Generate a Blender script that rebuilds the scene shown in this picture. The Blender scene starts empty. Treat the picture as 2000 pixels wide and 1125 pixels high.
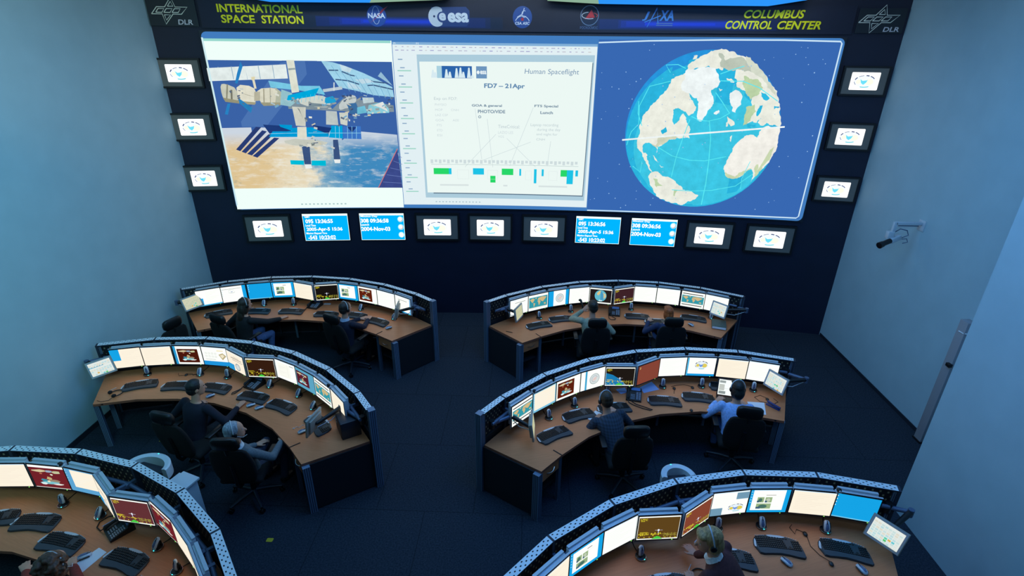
import bpy, bmesh, math, random
from math import sin, cos, pi, radians as R_, degrees, atan2, hypot, sqrt
from mathutils import Vector as V, Matrix as M, Euler
random.seed(7)
SC = bpy.context.scene
COL = SC.collection

# ------------------------------------------------------------------ camera
CAM_H = 5.207
cd = bpy.data.cameras.new('camera'); cam = bpy.data.objects.new('camera', cd); COL.objects.link(cam)
cd.sensor_fit = 'HORIZONTAL'; cd.sensor_width = 36.0; cd.lens = 36.0 * 1039.1 / 2000.0
cd.clip_start = 0.05; cd.clip_end = 200
_p, _ro, _ya = R_(24.262), R_(0.6438), R_(-1.8618)
_fw = V((sin(_ya)*cos(_p), cos(_ya)*cos(_p), -sin(_p)))
_r = V((cos(_ya), -sin(_ya), 0)); _u = _r.cross(_fw)
_r2 = cos(_ro)*_r + sin(_ro)*_u; _u2 = -sin(_ro)*_r + cos(_ro)*_u
cam.matrix_world = M(((_r2.x, _u2.x, -_fw.x, 0), (_r2.y, _u2.y, -_fw.y, 0), (_r2.z, _u2.z, -_fw.z, CAM_H), (0, 0, 0, 1)))
SC.camera = cam

# ------------------------------------------------------------------ view, world, room lights and added fills
SC.view_settings.view_transform = 'Standard'; SC.view_settings.look = 'None'
SC.view_settings.exposure = 0.0; SC.view_settings.gamma = 1.0; SC.view_settings.use_curve_mapping = False
w = bpy.data.worlds.new('world'); SC.world = w; w.use_nodes = True
w.node_tree.nodes['Background'].inputs[0].default_value = (0.16, 0.34, 0.48, 1)
w.node_tree.nodes['Background'].inputs[1].default_value = 0.05

def area(name, loc, size, power, color, rot=(0, 0, 0), spread=180):
    l = bpy.data.lights.new(name, 'AREA'); l.shape = 'RECTANGLE'; l.size, l.size_y = size
    l.energy = power; l.color = color; l.spread = R_(spread)
    o = bpy.data.objects.new(name, l); COL.objects.link(o); o.location = loc; o.rotation_euler = [R_(a) for a in rot]
    return o
area('ceiling_lamps', (-0.2, 6.0, 6.3), (9.0, 2.4), 215, (0.22, 0.54, 1.0))  # unseen area light for the blue ceiling lamps
area('ceiling_blue_wash', (1.6, 4.2, 6.2), (2.4, 1.0), 60, (0.04, 0.24, 1.0))
area('gallery_daylight', (-2.6, 0.4, 5.9), (2.6, 1.2), 88, (0.34, 0.90, 0.98), (76, 0, 50), 96)
area('gallery_daylight_right', (0.2, 0.6, 6.0), (2.2, 1.2), 34, (0.30, 0.62, 1.0), (78, 0, -42), 84)

area('desk_fill', (-0.2, 0.3, 6.2), (6.0, 1.0), 42, (0.26, 0.58, 1.0), (42, 0, 0))  # added frontal fill to brighten desks and posts, no real source
area('banner_fill', (-0.2, 8.9, 6.3), (9.0, 0.25), 60, (0.75, 0.9, 1.0), (52, 0, 0))  # added unseen strip light to brighten the banner
def spot(name, loc, aim, power, color, size, blend=1.0):
    l = bpy.data.lights.new(name, 'SPOT'); l.energy = power; l.color = color; l.spot_size = R_(size); l.spot_blend = blend; l.shadow_soft_size = 0.15
    o = bpy.data.objects.new(name, l); COL.objects.link(o); o.location = loc; o.rotation_euler = (V(aim)-V(loc)).to_track_quat('-Z', 'Y').to_euler(); return o
spot('wall_glow_spot', (-3.6, 2.2, 6.2), (-6.37, 7.35, 5.3), 260, (1.0, 0.66, 0.22), 36)  # added warm spot imitating a glass reflection over the left wall
spot('warm_spot_right', (3.2, 2.6, 6.3), (5.9, 7.6, 6.0), 60, (1.0, 0.8, 0.5), 60)  # unseen warm spot tinting the top of the right wall

# ------------------------------------------------------------------ materials
def lin(c): c /= 255.0; return c/12.92 if c <= 0.04045 else ((c+0.055)/1.055)**2.4
def rgb(r, g, b): return (lin(r), lin(g), lin(b), 1.0)
def mat(name, col, rough=0.5, metal=0.0, spec=0.5):
    m = bpy.data.materials.new(name); m.use_nodes = True; b = m.node_tree.nodes['Principled BSDF']
    b.inputs['Base Color'].default_value = rgb(*col); b.inputs['Roughness'].default_value = rough
    b.inputs['Metallic'].default_value = metal; b.inputs['Specular IOR Level'].default_value = spec
    return m
def noisy(name, c1, c2, scale=20, rough=0.6, stretch=(1, 1, 1), detail=4, bump=0.0, metal=0.0):
    m = mat(name, c1, rough, metal); nt = m.node_tree; N = nt.nodes; L = nt.links; b = N['Principled BSDF']
    tc = N.new('ShaderNodeTexCoord'); mp = N.new('ShaderNodeMapping'); mp.inputs['Scale'].default_value = stretch
    nz = N.new('ShaderNodeTexNoise'); nz.inputs['Scale'].default_value = scale; nz.inputs['Detail'].default_value = detail
    rp = N.new('ShaderNodeValToRGB'); rp.color_ramp.elements[0].color = rgb(*c1); rp.color_ramp.elements[1].color = rgb(*c2)
    rp.color_ramp.elements[0].position = 0.3; rp.color_ramp.elements[1].position = 0.7
    L.new(tc.outputs['Object'], mp.inputs[0]); L.new(mp.outputs[0], nz.inputs[0]); L.new(nz.outputs[0], rp.inputs[0]); L.new(rp.outputs[0], b.inputs['Base Color'])
    if bump:
        bp = N.new('ShaderNodeBump'); bp.inputs['Strength'].default_value = bump; bp.inputs['Distance'].default_value = 0.01
        L.new(nz.outputs[0], bp.inputs['Height']); L.new(bp.outputs[0], b.inputs['Normal'])
    return m
def emit(name, strength, col=None):
    m = bpy.data.materials.new(name); m.use_nodes = True; nt = m.node_tree; N = nt.nodes; N.remove(N['Principled BSDF'])
    e = N.new('ShaderNodeEmission'); e.inputs[1].default_value = strength
    if col: e.inputs[0].default_value = rgb(*col)
    else:
        a = N.new('ShaderNodeAttribute'); a.attribute_name = 'Col'; nt.links.new(a.outputs['Color'], e.inputs[0])
    nt.links.new(e.outputs[0], N['Material Output'].inputs[0]); return m
def colmat(name, rough=0.5):
    m = mat(name, (128, 128, 128), rough); nt = m.node_tree; a = nt.nodes.new('ShaderNodeAttribute'); a.attribute_name = 'Col'
    nt.links.new(a.outputs['Color'], nt.nodes['Principled BSDF'].inputs['Base Color']); return m
def carpet():
    m = noisy('carpet', (30, 38, 48), (52, 61, 72), 55, 0.95, bump=0.2); nt = m.node_tree; N = nt.nodes; L = nt.links
    b = N['Principled BSDF']; b.inputs['Specular IOR Level'].default_value = 0.15
    br = N.new('ShaderNodeTexBrick'); br.offset = 0.5; br.inputs['Scale'].default_value = 1.0
    br.inputs['Brick Width'].default_value = 1.2; br.inputs['Row Height'].default_value = 1.2; br.inputs['Mortar Size'].default_value = 0.006
    br.inputs['Color1'].default_value = (1, 1, 1, 1); br.inputs['Color2'].default_value = (0.93, 0.93, 0.93, 1); br.inputs['Mortar'].default_value = (0.6, 0.6, 0.6, 1)
    tc = N.new('ShaderNodeTexCoord'); L.new(tc.outputs['Object'], br.inputs[0])
    mx = N.new('ShaderNodeMix'); mx.data_type = 'RGBA'; mx.blend_type = 'MULTIPLY'; mx.inputs[0].default_value = 1
    src = b.inputs['Base Color'].links[0].from_socket
    L.new(src, mx.inputs[6]); L.new(br.outputs[0], mx.inputs[7]); L.new(mx.outputs[2], b.inputs['Base Color']); return m
MT = dict(
    carpet=carpet(),
    wall=noisy('wall_paint', (156, 184, 194), (162, 190, 200), 3, 0.7),
    navy=noisy('navy_wall', (16, 23, 46), (19, 27, 52), 2.5, 0.55),
    banner=colmat('banner_print', 0.35), ceil=mat('ceiling_dark', (70, 80, 95), 0.8),  # banner_print also carries the blue glow painted on the banner
    wood=noisy('beech_laminate', (198, 118, 74), (210, 128, 82), 5, 0.42, (1, 14, 1), 5),
    woodedge=noisy('beech_edge', (140, 82, 62), (156, 92, 68), 6, 0.5, (1, 10, 1)),
    alu=mat('blue_grey_aluminium', (120, 140, 165), 0.42, 0.35), aludk=mat('dark_groove', (38, 46, 60), 0.6),
    strip=mat('perforated_metal', (225, 232, 236), 0.5, 0.1), hole=mat('dark_hole', (8, 10, 14), 0.9),
    panel=mat('dark_panel', (18, 22, 30), 0.7), lit_hole=mat('pale_lit_hole', (150, 140, 110), 0.5),
    tube=mat('grey_tube', (90, 105, 130), 0.4, 0.3), black=mat('black_plastic', (16, 17, 19), 0.45),
    blacks=mat('black_soft', (14, 15, 18), 0.75), bezel=mat('dark_bezel', (34, 40, 50), 0.4),
    silver=mat('silver_plastic', (190, 198, 206), 0.4, 0.15), chrome=mat('chrome', (200, 205, 210), 0.18, 1.0),
    keys=mat('key_black', (20, 23, 26), 0.5), kbase=mat('keyboard_charcoal', (42, 50, 56), 0.5), kpad=mat('palm_rest', (48, 60, 68), 0.6),
    paper=mat('paper_white', (225, 228, 235), 0.7), paperb=mat('paper_blue', (150, 175, 225), 0.7),
    white=mat('white_plastic', (215, 222, 228), 0.4), leather=mat('black_leather', (16, 18, 19), 0.42), mesh=mat('chair_fabric', (10, 11, 13), 0.9),
    frame=mat('display_outer_frame', (14, 15, 18), 0.5), face=mat('display_face', (112, 108, 102), 0.6),
    led=emit('led_cyan', 3.0, (60, 240, 255)), ledg=emit('led_green', 2.0, (150, 255, 110)),
    scr=emit('monitor_glow', 1.05), big=emit('projection', 1.0), bigtex=emit('projection_photo', 1.0), duct=mat('duct_grey', (150, 150, 156), 0.5), small=emit('small_display_glow', 1.25), touch=emit('touch_glow', 0.85),
    cove=emit('cove_light', 1.0), yellow=mat('yellow_paint', (190, 170, 30), 0.6), red=mat('red_plastic', (150, 30, 30), 0.5),
    lens=mat('camera_lens', (20, 20, 26), 0.08), navyp=mat('navy_plastic', (40, 52, 110), 0.45), cordm=mat('cord_black', (10, 10, 12), 0.6),
    btn=mat('phone_keys', (140, 150, 165), 0.5), lcd=mat('phone_display', (70, 95, 150), 0.3), cream=mat('cream_box', (190, 170, 120), 0.7),
    mouseblue=mat('mouse_inset', (84, 100, 132), 0.3),
    greyp=mat('warm_grey_plastic', (150, 150, 140), 0.5),
)

def grain(m, scale, amt):
    nt = m.node_tree; N = nt.nodes; L = nt.links; e = [n for n in N if n.type == 'EMISSION'][0]; a = [n for n in N if n.type == 'ATTRIBUTE'][0]
    nz = N.new('ShaderNodeTexNoise'); nz.inputs['Scale'].default_value = scale; nz.inputs['Detail'].default_value = 8; nz.inputs['Roughness'].default_value = .65
    tc = N.new('ShaderNodeTexCoord'); L.new(tc.outputs['Object'], nz.inputs[0]); mr = N.new('ShaderNodeMapRange'); mr.inputs[1].default_value = .3; mr.inputs[2].default_value = .7; mr.inputs[3].default_value = 1-amt; mr.inputs[4].default_value = 1+amt*.6
    mx = N.new('ShaderNodeMix'); mx.data_type = 'RGBA'; mx.blend_type = 'MULTIPLY'; mx.inputs[0].default_value = 1; L.new(nz.outputs[0], mr.inputs[0]); L.new(a.outputs['Color'], mx.inputs[6]); L.new(mr.outputs[0], mx.inputs[7]); L.new(mx.outputs[2], e.inputs[0])
grain(MT['bigtex'], 7.0, .13)

# ------------------------------------------------------------------ mesh builder
def rotz(a): return M.Rotation(a, 4, 'Z')
def T(x, y, z): return M.Translation((x, y, z))
def frame_of(d, up=(0, 0, 1)):
    d = V(d).normalized(); u = V(up)
    if abs(d.dot(u)) > 0.98: u = V((0, 1, 0))
    x = u.cross(d).normalized(); y = d.cross(x); return x, y, d
class MB:
    def __init__(s): s.v = []; s.f = []; s.m = []
    def add(s, vs, fs, mi=0, X=None):
        o = len(s.v)
        for p in vs: s.v.append(tuple(X @ V(p)) if X is not None else tuple(p))
        for f in fs: s.f.append([i+o for i in f]); s.m.append(mi)
        return s
    def box(s, c, d, mi=0, X=None, bev=0.0, taper=1.0):
        x, y, z = d[0]/2, d[1]/2, d[2]/2
        if bev <= 0:
            vs = [(c[0]+a*x*(taper if k > 0 else 1), c[1]+b*y*(taper if k > 0 else 1), c[2]+k*z) for k in (-1, 1) for b in (-1, 1) for a in (-1, 1)]
            return s.add(vs, [(0, 2, 3, 1), (4, 5, 7, 6), (0, 1, 5, 4), (2, 6, 7, 3), (0, 4, 6, 2), (1, 3, 7, 5)], mi, X)
        bm = bmesh.new(); bmesh.ops.create_cube(bm, size=1)
        for v in bm.verts:
            t = taper if v.co.z > 0 else 1
            v.co = V((c[0]+v.co.x*d[0]*t, c[1]+v.co.y*d[1]*t, c[2]+v.co.z*d[2]))
        bmesh.ops.bevel(bm, geom=bm.edges[:], offset=bev, segments=2, affect='EDGES', profile=0.5)
        bm.verts.index_update(); s.add([v.co[:] for v in bm.verts], [[v.index for v in f.verts] for f in bm.faces], mi, X); bm.free(); return s
    def cyl(s, a, b, r0, r1=None, n=12, mi=0, X=None, cap=True):
        r1 = r0 if r1 is None else r1; a, b = V(a), V(b); x, y, d = frame_of(b-a)
        vs = [tuple(p + x*r*cos(2*pi*i/n) + y*r*sin(2*pi*i/n)) for p, r in ((a, r0), (b, r1)) for i in range(n)]
        fs = [(i, (i+1) % n, n+(i+1) % n, n+i) for i in range(n)]
        if cap: fs += [tuple(range(n-1, -1, -1)), tuple(range(n, 2*n))]
        return s.add(vs, fs, mi, X)
    def tube(s, pts, r, n=8, mi=0, X=None):
        pts = [V(p) for p in pts]; rs = r if isinstance(r, (list, tuple)) else [r]*len(pts); vs = []; fs = []
        px = None
        for i, p in enumerate(pts):
            d = (pts[min(i+1, len(pts)-1)] - pts[max(i-1, 0)]).normalized()
            if px is None: x, y, _ = frame_of(d)
            else:
                x = px - d*px.dot(d); x = x.normalized() if x.length > 1e-6 else frame_of(d)[0]; y = d.cross(x)
            px = x
            vs += [tuple(p + x*rs[i]*cos(2*pi*k/n) + y*rs[i]*sin(2*pi*k/n)) for k in range(n)]
        for i in range(len(pts)-1): fs += [(i*n+k, i*n+(k+1) % n, (i+1)*n+(k+1) % n, (i+1)*n+k) for k in range(n)]
        e = (len(pts)-1)*n; fs += [tuple(range(n-1, -1, -1)), tuple(range(e, e+n))]
        return s.add(vs, fs, mi, X)
    def loft(s, rings, n=16, mi=0, X=None, p=2.0):
        # rings: (centre, xaxis*rx, yaxis*ry)
        vs = []; fs = []
        for c, ax, ay in rings:
            c, ax, ay = V(c), V(ax), V(ay)
            for k in range(n):
                a = 2*pi*k/n; ca, sa = cos(a), sin(a)
                if p != 2: ca = math.copysign(abs(ca)**(2/p), ca); sa = math.copysign(abs(sa)**(2/p), sa)
                vs.append(tuple(c + ax*ca + ay*sa))
        m = len(rings)
        for i in range(m-1): fs += [(i*n+k, i*n+(k+1) % n, (i+1)*n+(k+1) % n, (i+1)*n+k) for k in range(n)]
        fs += [tuple(range(n-1, -1, -1)), tuple(range((m-1)*n, m*n))]
        return s.add(vs, fs, mi, X)
    def ell(s, c, r, mi=0, X=None, n=14, m=8):
        rings = []
        for i in range(m+1):
            t = -pi/2 + pi*(i+0.02)/(m+0.04); rings.append(((c[0], c[1], c[2]+r[2]*sin(t)), (r[0]*cos(t)+1e-4, 0, 0), (0, r[1]*cos(t)+1e-4, 0)))
        return s.loft(rings, n, mi, X)
    def lathe(s, prof, n=20, mi=0, X=None):
        return s.loft([((0, 0, z), (r, 0, 0), (0, r, 0)) for r, z in prof], n, mi, X)
    def prism(s, poly, z0, z1, mi=0, X=None, mtop=None, bev=0.0):
        n = len(poly); A = sum(poly[i][0]*poly[(i+1) % n][1]-poly[(i+1) % n][0]*poly[i][1] for i in range(n))
        if A < 0: poly = poly[::-1]
        if bev:
            cx = sum(q[0] for q in poly)/n; cy = sum(q[1] for q in poly)/n
            def sh(q):
                dx, dy = cx-q[0], cy-q[1]; l = hypot(dx, dy); return (q[0]+dx/l*bev, q[1]+dy/l*bev)
            top = [sh(q) for q in poly]
            vs = [(x, y, z0) for x, y in poly]+[(x, y, z1-bev) for x, y in poly]+[(x, y, z1) for x, y in top]
            fs = [(i, (i+1) % n, n+(i+1) % n, n+i) for i in range(n)]+[(n+i, n+(i+1) % n, 2*n+(i+1) % n, 2*n+i) for i in range(n)]
            s.add(vs, fs, mi, X); o = len(s.v)-3*n
            s.f.append([o+i for i in range(n-1, -1, -1)]); s.m.append(mi); s.f.append([o+2*n+i for i in range(n)]); s.m.append(mi if mtop is None else mtop); return s
        vs = [(x, y, z) for z in (z0, z1) for x, y in poly]
        s.add(vs, [(i, (i+1) % n, n+(i+1) % n, n+i) for i in range(n)] + [tuple(range(n-1, -1, -1))], mi, X)
        o = len(s.v)-2*n; s.f.append([o+n+i for i in range(n)]); s.m.append(mi if mtop is None else mtop); return s
    def mesh(s, name, mats, smooth=40):
        me = bpy.data.meshes.new(name); me.from_pydata(s.v, [], s.f)
        for m in (mats if isinstance(mats, (list, tuple)) else [mats]): me.materials.append(MT[m] if isinstance(m, str) else m)
        me.polygons.foreach_set('material_index', s.m)
        bm = bmesh.new(); bm.from_mesh(me); bmesh.ops.recalc_face_normals(bm, faces=bm.faces); bm.to_mesh(me); bm.free()
        if smooth: me.shade_smooth(); me.set_sharp_from_angle(angle=R_(smooth))
        return me
    def build(s, name, mats, parent=None, smooth=40): return link(name, s.mesh(name, mats, smooth), parent)
def link(name, me, parent=None, X=None):
    o = bpy.data.objects.new(name, me); COL.objects.link(o)
    if parent is not None: o.parent = parent
    if X is not None: o.matrix_local = X
    return o
def tag(o, label, cat, group=None):
    if len(label.split()) > 16: print('LONG', len(label.split()), label)
    o['label'] = label; o['category'] = cat
    if group: o['group'] = group
    return o
def thing(name, label, cat, X=None, group=None):
    o = bpy.data.objects.new(name, None); COL.objects.link(o); o.empty_display_size = 0.1
    if X is not None: o.matrix_world = X
    return tag(o, label, cat, group)
def struct(o): o['kind'] = 'structure'; return o
def parts(root, spec):
    # spec: list of (name, mesh, [subparts])
    for q in spec:
        o = link(q[0], q[1], root)
        if len(q) > 2:
            for n2, m2 in q[2]: link(n2, m2, o)

# ------------------------------------------------------------------ flat coloured artwork (screens, signs)
_txt = {}
def textmesh(s, bold=0.0, shear=0.0):
    k = (s, bold, shear)
    if k in _txt: return _txt[k]
    c = bpy.data.curves.new('t', 'FONT'); c.body = s; c.size = 1.0; c.offset = bold; c.shear = shear; c.resolution_u = 3
    o = bpy.data.objects.new('t', c); COL.objects.link(o); dg = bpy.context.evaluated_depsgraph_get()
    me = bpy.data.meshes.new_from_object(o.evaluated_get(dg)); vs = [(v.co.x, v.co.y) for v in me.vertices]; fs = [list(p.vertices) for p in me.polygons]
    bpy.data.objects.remove(o); bpy.data.curves.remove(c); bpy.data.meshes.remove(me)
    x0 = min(v[0] for v in vs); x1 = max(v[0] for v in vs); y0 = min(v[1] for v in vs); y1 = max(v[1] for v in vs)
    _txt[k] = (vs, fs, (x0, x1, y0, y1)); return _txt[k]
class Art:
    def __init__(s): s.items = []; s.n = 0
    def poly(s, pts, col, layer=None):
        s.n += 1; s.items.append(([tuple(p) for p in pts], [list(range(len(pts)))], col, s.n if layer is None else layer)); return s
    def rect(s, x0, y0, x1, y1, col, layer=None): return s.poly([(x0, y0), (x1, y0), (x1, y1), (x0, y1)], col, layer)
    def ell(s, cx, cy, rx, ry, col, n=28, layer=None, a0=0, a1=360):
        e = 1 if a1-a0 >= 360 else 0
        return s.poly([(cx+rx*cos(R_(a0+(a1-a0)*i/(n-1+e))), cy+ry*sin(R_(a0+(a1-a0)*i/(n-1+e)))) for i in range(n)], col, layer)
    def ring(s, cx, cy, rx, ry, w, col, n=28, a0=0, a1=360, layer=None):
        return s.line([(cx+rx*cos(R_(a0+(a1-a0)*i/n)), cy+ry*sin(R_(a0+(a1-a0)*i/n))) for i in range(n+1)], w, col, layer)
    def line(s, pts, w, col, layer=None):
        s.n += 1; vs = []; fs = []
        for i, p in enumerate(pts):
            a = pts[max(i-1, 0)]; b = pts[min(i+1, len(pts)-1)]; dx, dy = b[0]-a[0], b[1]-a[1]; l = hypot(dx, dy) or 1
            ww = w[i] if isinstance(w, (list, tuple)) else w
            vs += [(p[0]-dy/l*ww/2, p[1]+dx/l*ww/2), (p[0]+dy/l*ww/2, p[1]-dx/l*ww/2)]
        for i in range(len(pts)-1): fs.append([2*i, 2*i+1, 2*i+3, 2*i+2])
        s.items.append((vs, fs, col, s.n if layer is None else layer)); return s
    def text(s, t, x0, y0, x1, y1, col, bold=0.0, shear=0.0, layer=None):
        vs, fs, (a, b, c, d) = textmesh(t, bold, shear); s.n += 1
        s.items.append(([(x0+(x-a)/(b-a)*(x1-x0), y0+(y-c)/(d-c)*(y1-y0)) for x, y in vs], fs, col, s.n if layer is None else layer)); return s
    def mesh(s, name, mats, fn, eps=0.0004, cuts=None, back=None):
        # fn(x, y, depth) -> 3D point ; depth grows towards the viewer
        bm = bmesh.new(); cl = bm.loops.layers.float_color.new('Col'); ly = bm.faces.layers.int.new('lay')
        for vs, fs, col, lay in s.items:
            bv = [bm.verts.new((x, y, lay*eps)) for x, y in vs]; lc = rgb(*col)
            for f in fs:
                try: F = bm.faces.new([bv[i] for i in f])
                except ValueError: continue
                for lp in F.loops: lp[cl] = lc
        bm.normal_update()
        bmesh.ops.triangulate(bm, faces=[f for f in bm.faces if len(f.verts) > 4], ngon_method='EAR_CLIP')
        for c in (cuts or []):
            bmesh.ops.bisect_plane(bm, geom=bm.verts[:]+bm.edges[:]+bm.faces[:], plane_co=(c, 0, 0), plane_no=(1, 0, 0))
        bm.normal_update()
        for f in list(bm.faces):
            if f.normal.z < 0: f.normal_flip()
        for v in bm.verts: v.co = V(fn(v.co.x, v.co.y, v.co.z))
        me = bpy.data.meshes.new(name); bm.to_mesh(me); bm.free()
        for m in (mats if isinstance(mats, (list, tuple)) else [mats]): me.materials.append(MT[m] if isinstance(m, str) else m)
        return me
# ------------------------------------------------------------------ room shell
XL, XR, XN, YN = -6.37, 5.90, 4.65, 5.10     # left wall, far right wall, near right wall and its corner
WC, WR = (-0.24, 10.21-33.0), 33.0           # the front wall is a shallow arc
ZT = 6.5
def W(u, z, off=0.0):                        # point on the front wall; off = towards the room
    a = u/WR; r = WR-off; return (WC[0]+r*sin(a), WC[1]+r*cos(a), z)
def WX(u, z, off=0.0):                       # frame on the wall: x along, y into the wall, z up
    return T(*W(u, z, off)) @ rotz(-u/WR)
struct(MB().box((-0.3, 4.2, -0.1), (16, 16, 0.2)).build('floor', 'carpet', smooth=0))
struct(MB().box((XL-0.1, 4.5, 3.25), (0.2, 15, ZT)).build('wall_left', 'wall', smooth=0))
struct(MB().box((XR+0.1, 8.0, 3.25), (0.2, 6.4, ZT)).build('wall_right', 'wall', smooth=0))
struct(MB().prism([(XN, YN), (XN, -3), (XR+0.2, -3), (XR+0.2, YN)], 0, ZT).build('wall_right_near', 'wall', smooth=0))
m = MB(); us = [-6.6+13.2*i/44 for i in range(45)]
vs = [W(u, z, -o) for o in (0, 0.2) for z in (0, ZT) for u in us]; n = 45
fs = [(i, i+1, n+i+1, n+i) for i in range(n-1)] + [(2*n+i, 3*n+i, 3*n+i+1, 2*n+i+1) for i in range(n-1)] + [(n+i, n+i+1, 3*n+i+1, 3*n+i) for i in range(n-1)]
struct(m.add(vs, fs).build('wall_front', 'navy', smooth=30))
struct(MB().box((-0.3, 4.2, ZT+0.1), (14, 14, 0.2)).build('ceiling', 'ceil', smooth=0))
# thin dark skirting
struct(MB().box((XL+0.006, 4.0, 0.04), (0.012, 11.0, 0.08)).build('baseboard_left', 'navyp' if 0 else 'bezel', smooth=0))
struct(MB().box((XR-0.006, 7.4, 0.03), (0.012, 4.4, 0.06)).build('baseboard_right', 'bezel', smooth=0))
CUT = [-6.2+0.4*i for i in range(32)]

# ------------------------------------------------------------------ banner over the video wall
root = thing('banner', 'long dark blue banner with yellow titles and round emblems above the projection screen', 'banner', WX(0, 5.46))
inv = root.matrix_world.inverted()
def bn(u, z, d): return inv @ V(W(u, z, 0.03+d))
m = MB(); us = [-5.36+10.76*i/36 for i in range(37)]; n = 37
vs = [tuple(inv @ V(W(u, z, o))) for o in (0.002, 0.03) for z in (5.465, 5.885) for u in us]
fs = [(2*n+i, 2*n+i+1, 3*n+i+1, 3*n+i) for i in range(n-1)] + [(n+i, 3*n+i, 3*n+i+1, n+i+1) for i in range(n-1)] + [(i, i+1, 2*n+i+1, 2*n+i) for i in range(n-1)] + [(0, 2*n, 3*n, n), (n-1, 2*n-1, 4*n-1, 3*n-1)]
m.add(vs, fs).build('banner_board', 'navy', root)
A = Art()
for u0, u1 in ((-3.6, -0.5), (1.25, 4.2)):   # blue glow on the banner, painted in as fading colour steps
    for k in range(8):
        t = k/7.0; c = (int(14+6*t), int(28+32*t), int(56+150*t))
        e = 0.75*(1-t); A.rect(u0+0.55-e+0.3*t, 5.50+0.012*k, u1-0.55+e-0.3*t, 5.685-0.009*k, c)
link('blue_glow', A.mesh('blue_glow', 'banner', bn, 0.0002, CUT), root)
YL = (240, 232, 20)
A = Art()
A.text('INTERNATIONAL', -5.07, 5.705, -3.69, 5.83, YL, 0.026).text('SPACE', -5.03, 5.545, -4.49, 5.67, YL, 0.026).text('STATION', -4.38, 5.545, -3.69, 5.67, YL, 0.026)
link('title', A.mesh('title', 'banner', lambda u, z, d: bn(u, z, d+0.004), 0.0002, CUT), root)
A = Art()
A.text('COLUMBUS', 3.70, 5.695, 4.64, 5.82, YL, 0.026, 0.2).text('CONTROL', 3.43, 5.535, 4.17, 5.66, YL, 0.026, 0.2).text('CENTER', 4.25, 5.535, 4.92, 5.66, YL, 0.026, 0.2)
link('title', A.mesh('title', 'banner', lambda u, z, d: bn(u, z, d+0.004), 0.0002, CUT), root)
def emblem(A): link('emblem', A.mesh('emblem', 'banner', lambda u, z, d: bn(u, z, d+0.004), 0.0003, CUT), root)
# round blue space agency emblem with red chevron
A = Art(); cx, cz = -2.455, 5.685
A.ell(cx, cz, 0.165, 0.165, (38, 78, 160)); A.ring(cx-0.01, cz+0.01, 0.06, 0.135, 0.008, (190, 200, 220), 28, 20, 330)
A.poly([(cx-0.13, cz-0.12), (cx+0.02, cz-0.01), (cx+0.20, cz+0.15), (cx+0.10, cz+0.10), (cx+0.06, cz+0.05), (cx-0.02, cz-0.03)], (190, 40, 60))
A.text('NASA', cx-0.145, cz-0.035, cx+0.145, cz+0.045, (235, 238, 245), 0.03); emblem(A)
# white lettering with globe disc
A = Art(); A.poly([(-1.52, 5.83), (-0.93, 5.84), (-0.87, 5.78), (-0.87, 5.60), (-0.93, 5.54), (-1.52, 5.53)], (36, 62, 120))
A.ell(-1.43, 5.685, 0.145, 0.155, (205, 212, 220)); A.ell(-1.475, 5.69, 0.018, 0.018, (20, 40, 90)); A.ell(-1.335, 5.68, 0.09, 0.085, (36, 62, 120))
A.text('e', -1.395, 5.625, -1.275, 5.745, (215, 220, 228), 0.04); A.text('esa', -1.245, 5.60, -0.885, 5.75, (225, 230, 236), 0.04); emblem(A)
A = Art(); cx, cz = 0.035, 5.69; A.ell(cx, cz, 0.165, 0.17, (44, 78, 150))
A.ring(cx, cz-0.11, 0.13, 0.13, 0.012, (215, 222, 235), 16, 25, 155); A.line([(cx-0.09, cz+0.0), (cx+0.0, cz+0.05), (cx+0.03, cz+0.14)], 0.012, (215, 222, 235)); A.ring(cx+0.03, cz+0.05, 0.04, 0.05, 0.01, (215, 222, 235), 16, 60, 320)
A.ell(cx, cz-0.03, 0.025, 0.025, (180, 40, 60)); A.text('CSA ASC', cx-0.125, cz-0.115, cx+0.125, cz-0.07, (230, 235, 245), 0.03, 0.1); emblem(A)
A = Art(); cx, cz = 1.175, 5.725; A.ring(cx, cz, 0.15, 0.15, 0.012, (110, 130, 160)); A.poly([(cx-0.08, cz-0.06), (cx+0.03, cz+0.09), (cx+0.09, cz-0.03), (cx+0.01, cz-0.035)], (190, 40, 45))
A.ring(cx, cz, 0.13, 0.05, 0.012, (190, 195, 205), 20, 100, 300); A.ring(cx, cz, 0.13, 0.045, 0.01, (190, 60, 60), 16, -30, 60); A.text('РОСКОСМОС', cx-0.15, cz-0.205, cx+0.15, cz-0.165, (95, 115, 160)); emblem(A)
A = Art(); c = (60, 125, 200); A.text('J', 2.06, 5.65, 2.18, 5.79, c, 0.03, 0.25); A.line([(2.15, 5.555), (2.29, 5.84), (2.33, 5.60)], [0.01, 0.03, 0.02], c); A.line([(2.10, 5.63), (2.36, 5.73)], 0.015, c)
A.text('XA', 2.34, 5.65, 2.58, 5.81, c, 0.035, 0.15)
for k in range(2): A.rect(2.30, 5.575+0.03*k, 2.57, 5.59+0.03*k, (85, 115, 165))
emblem(A)
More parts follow.
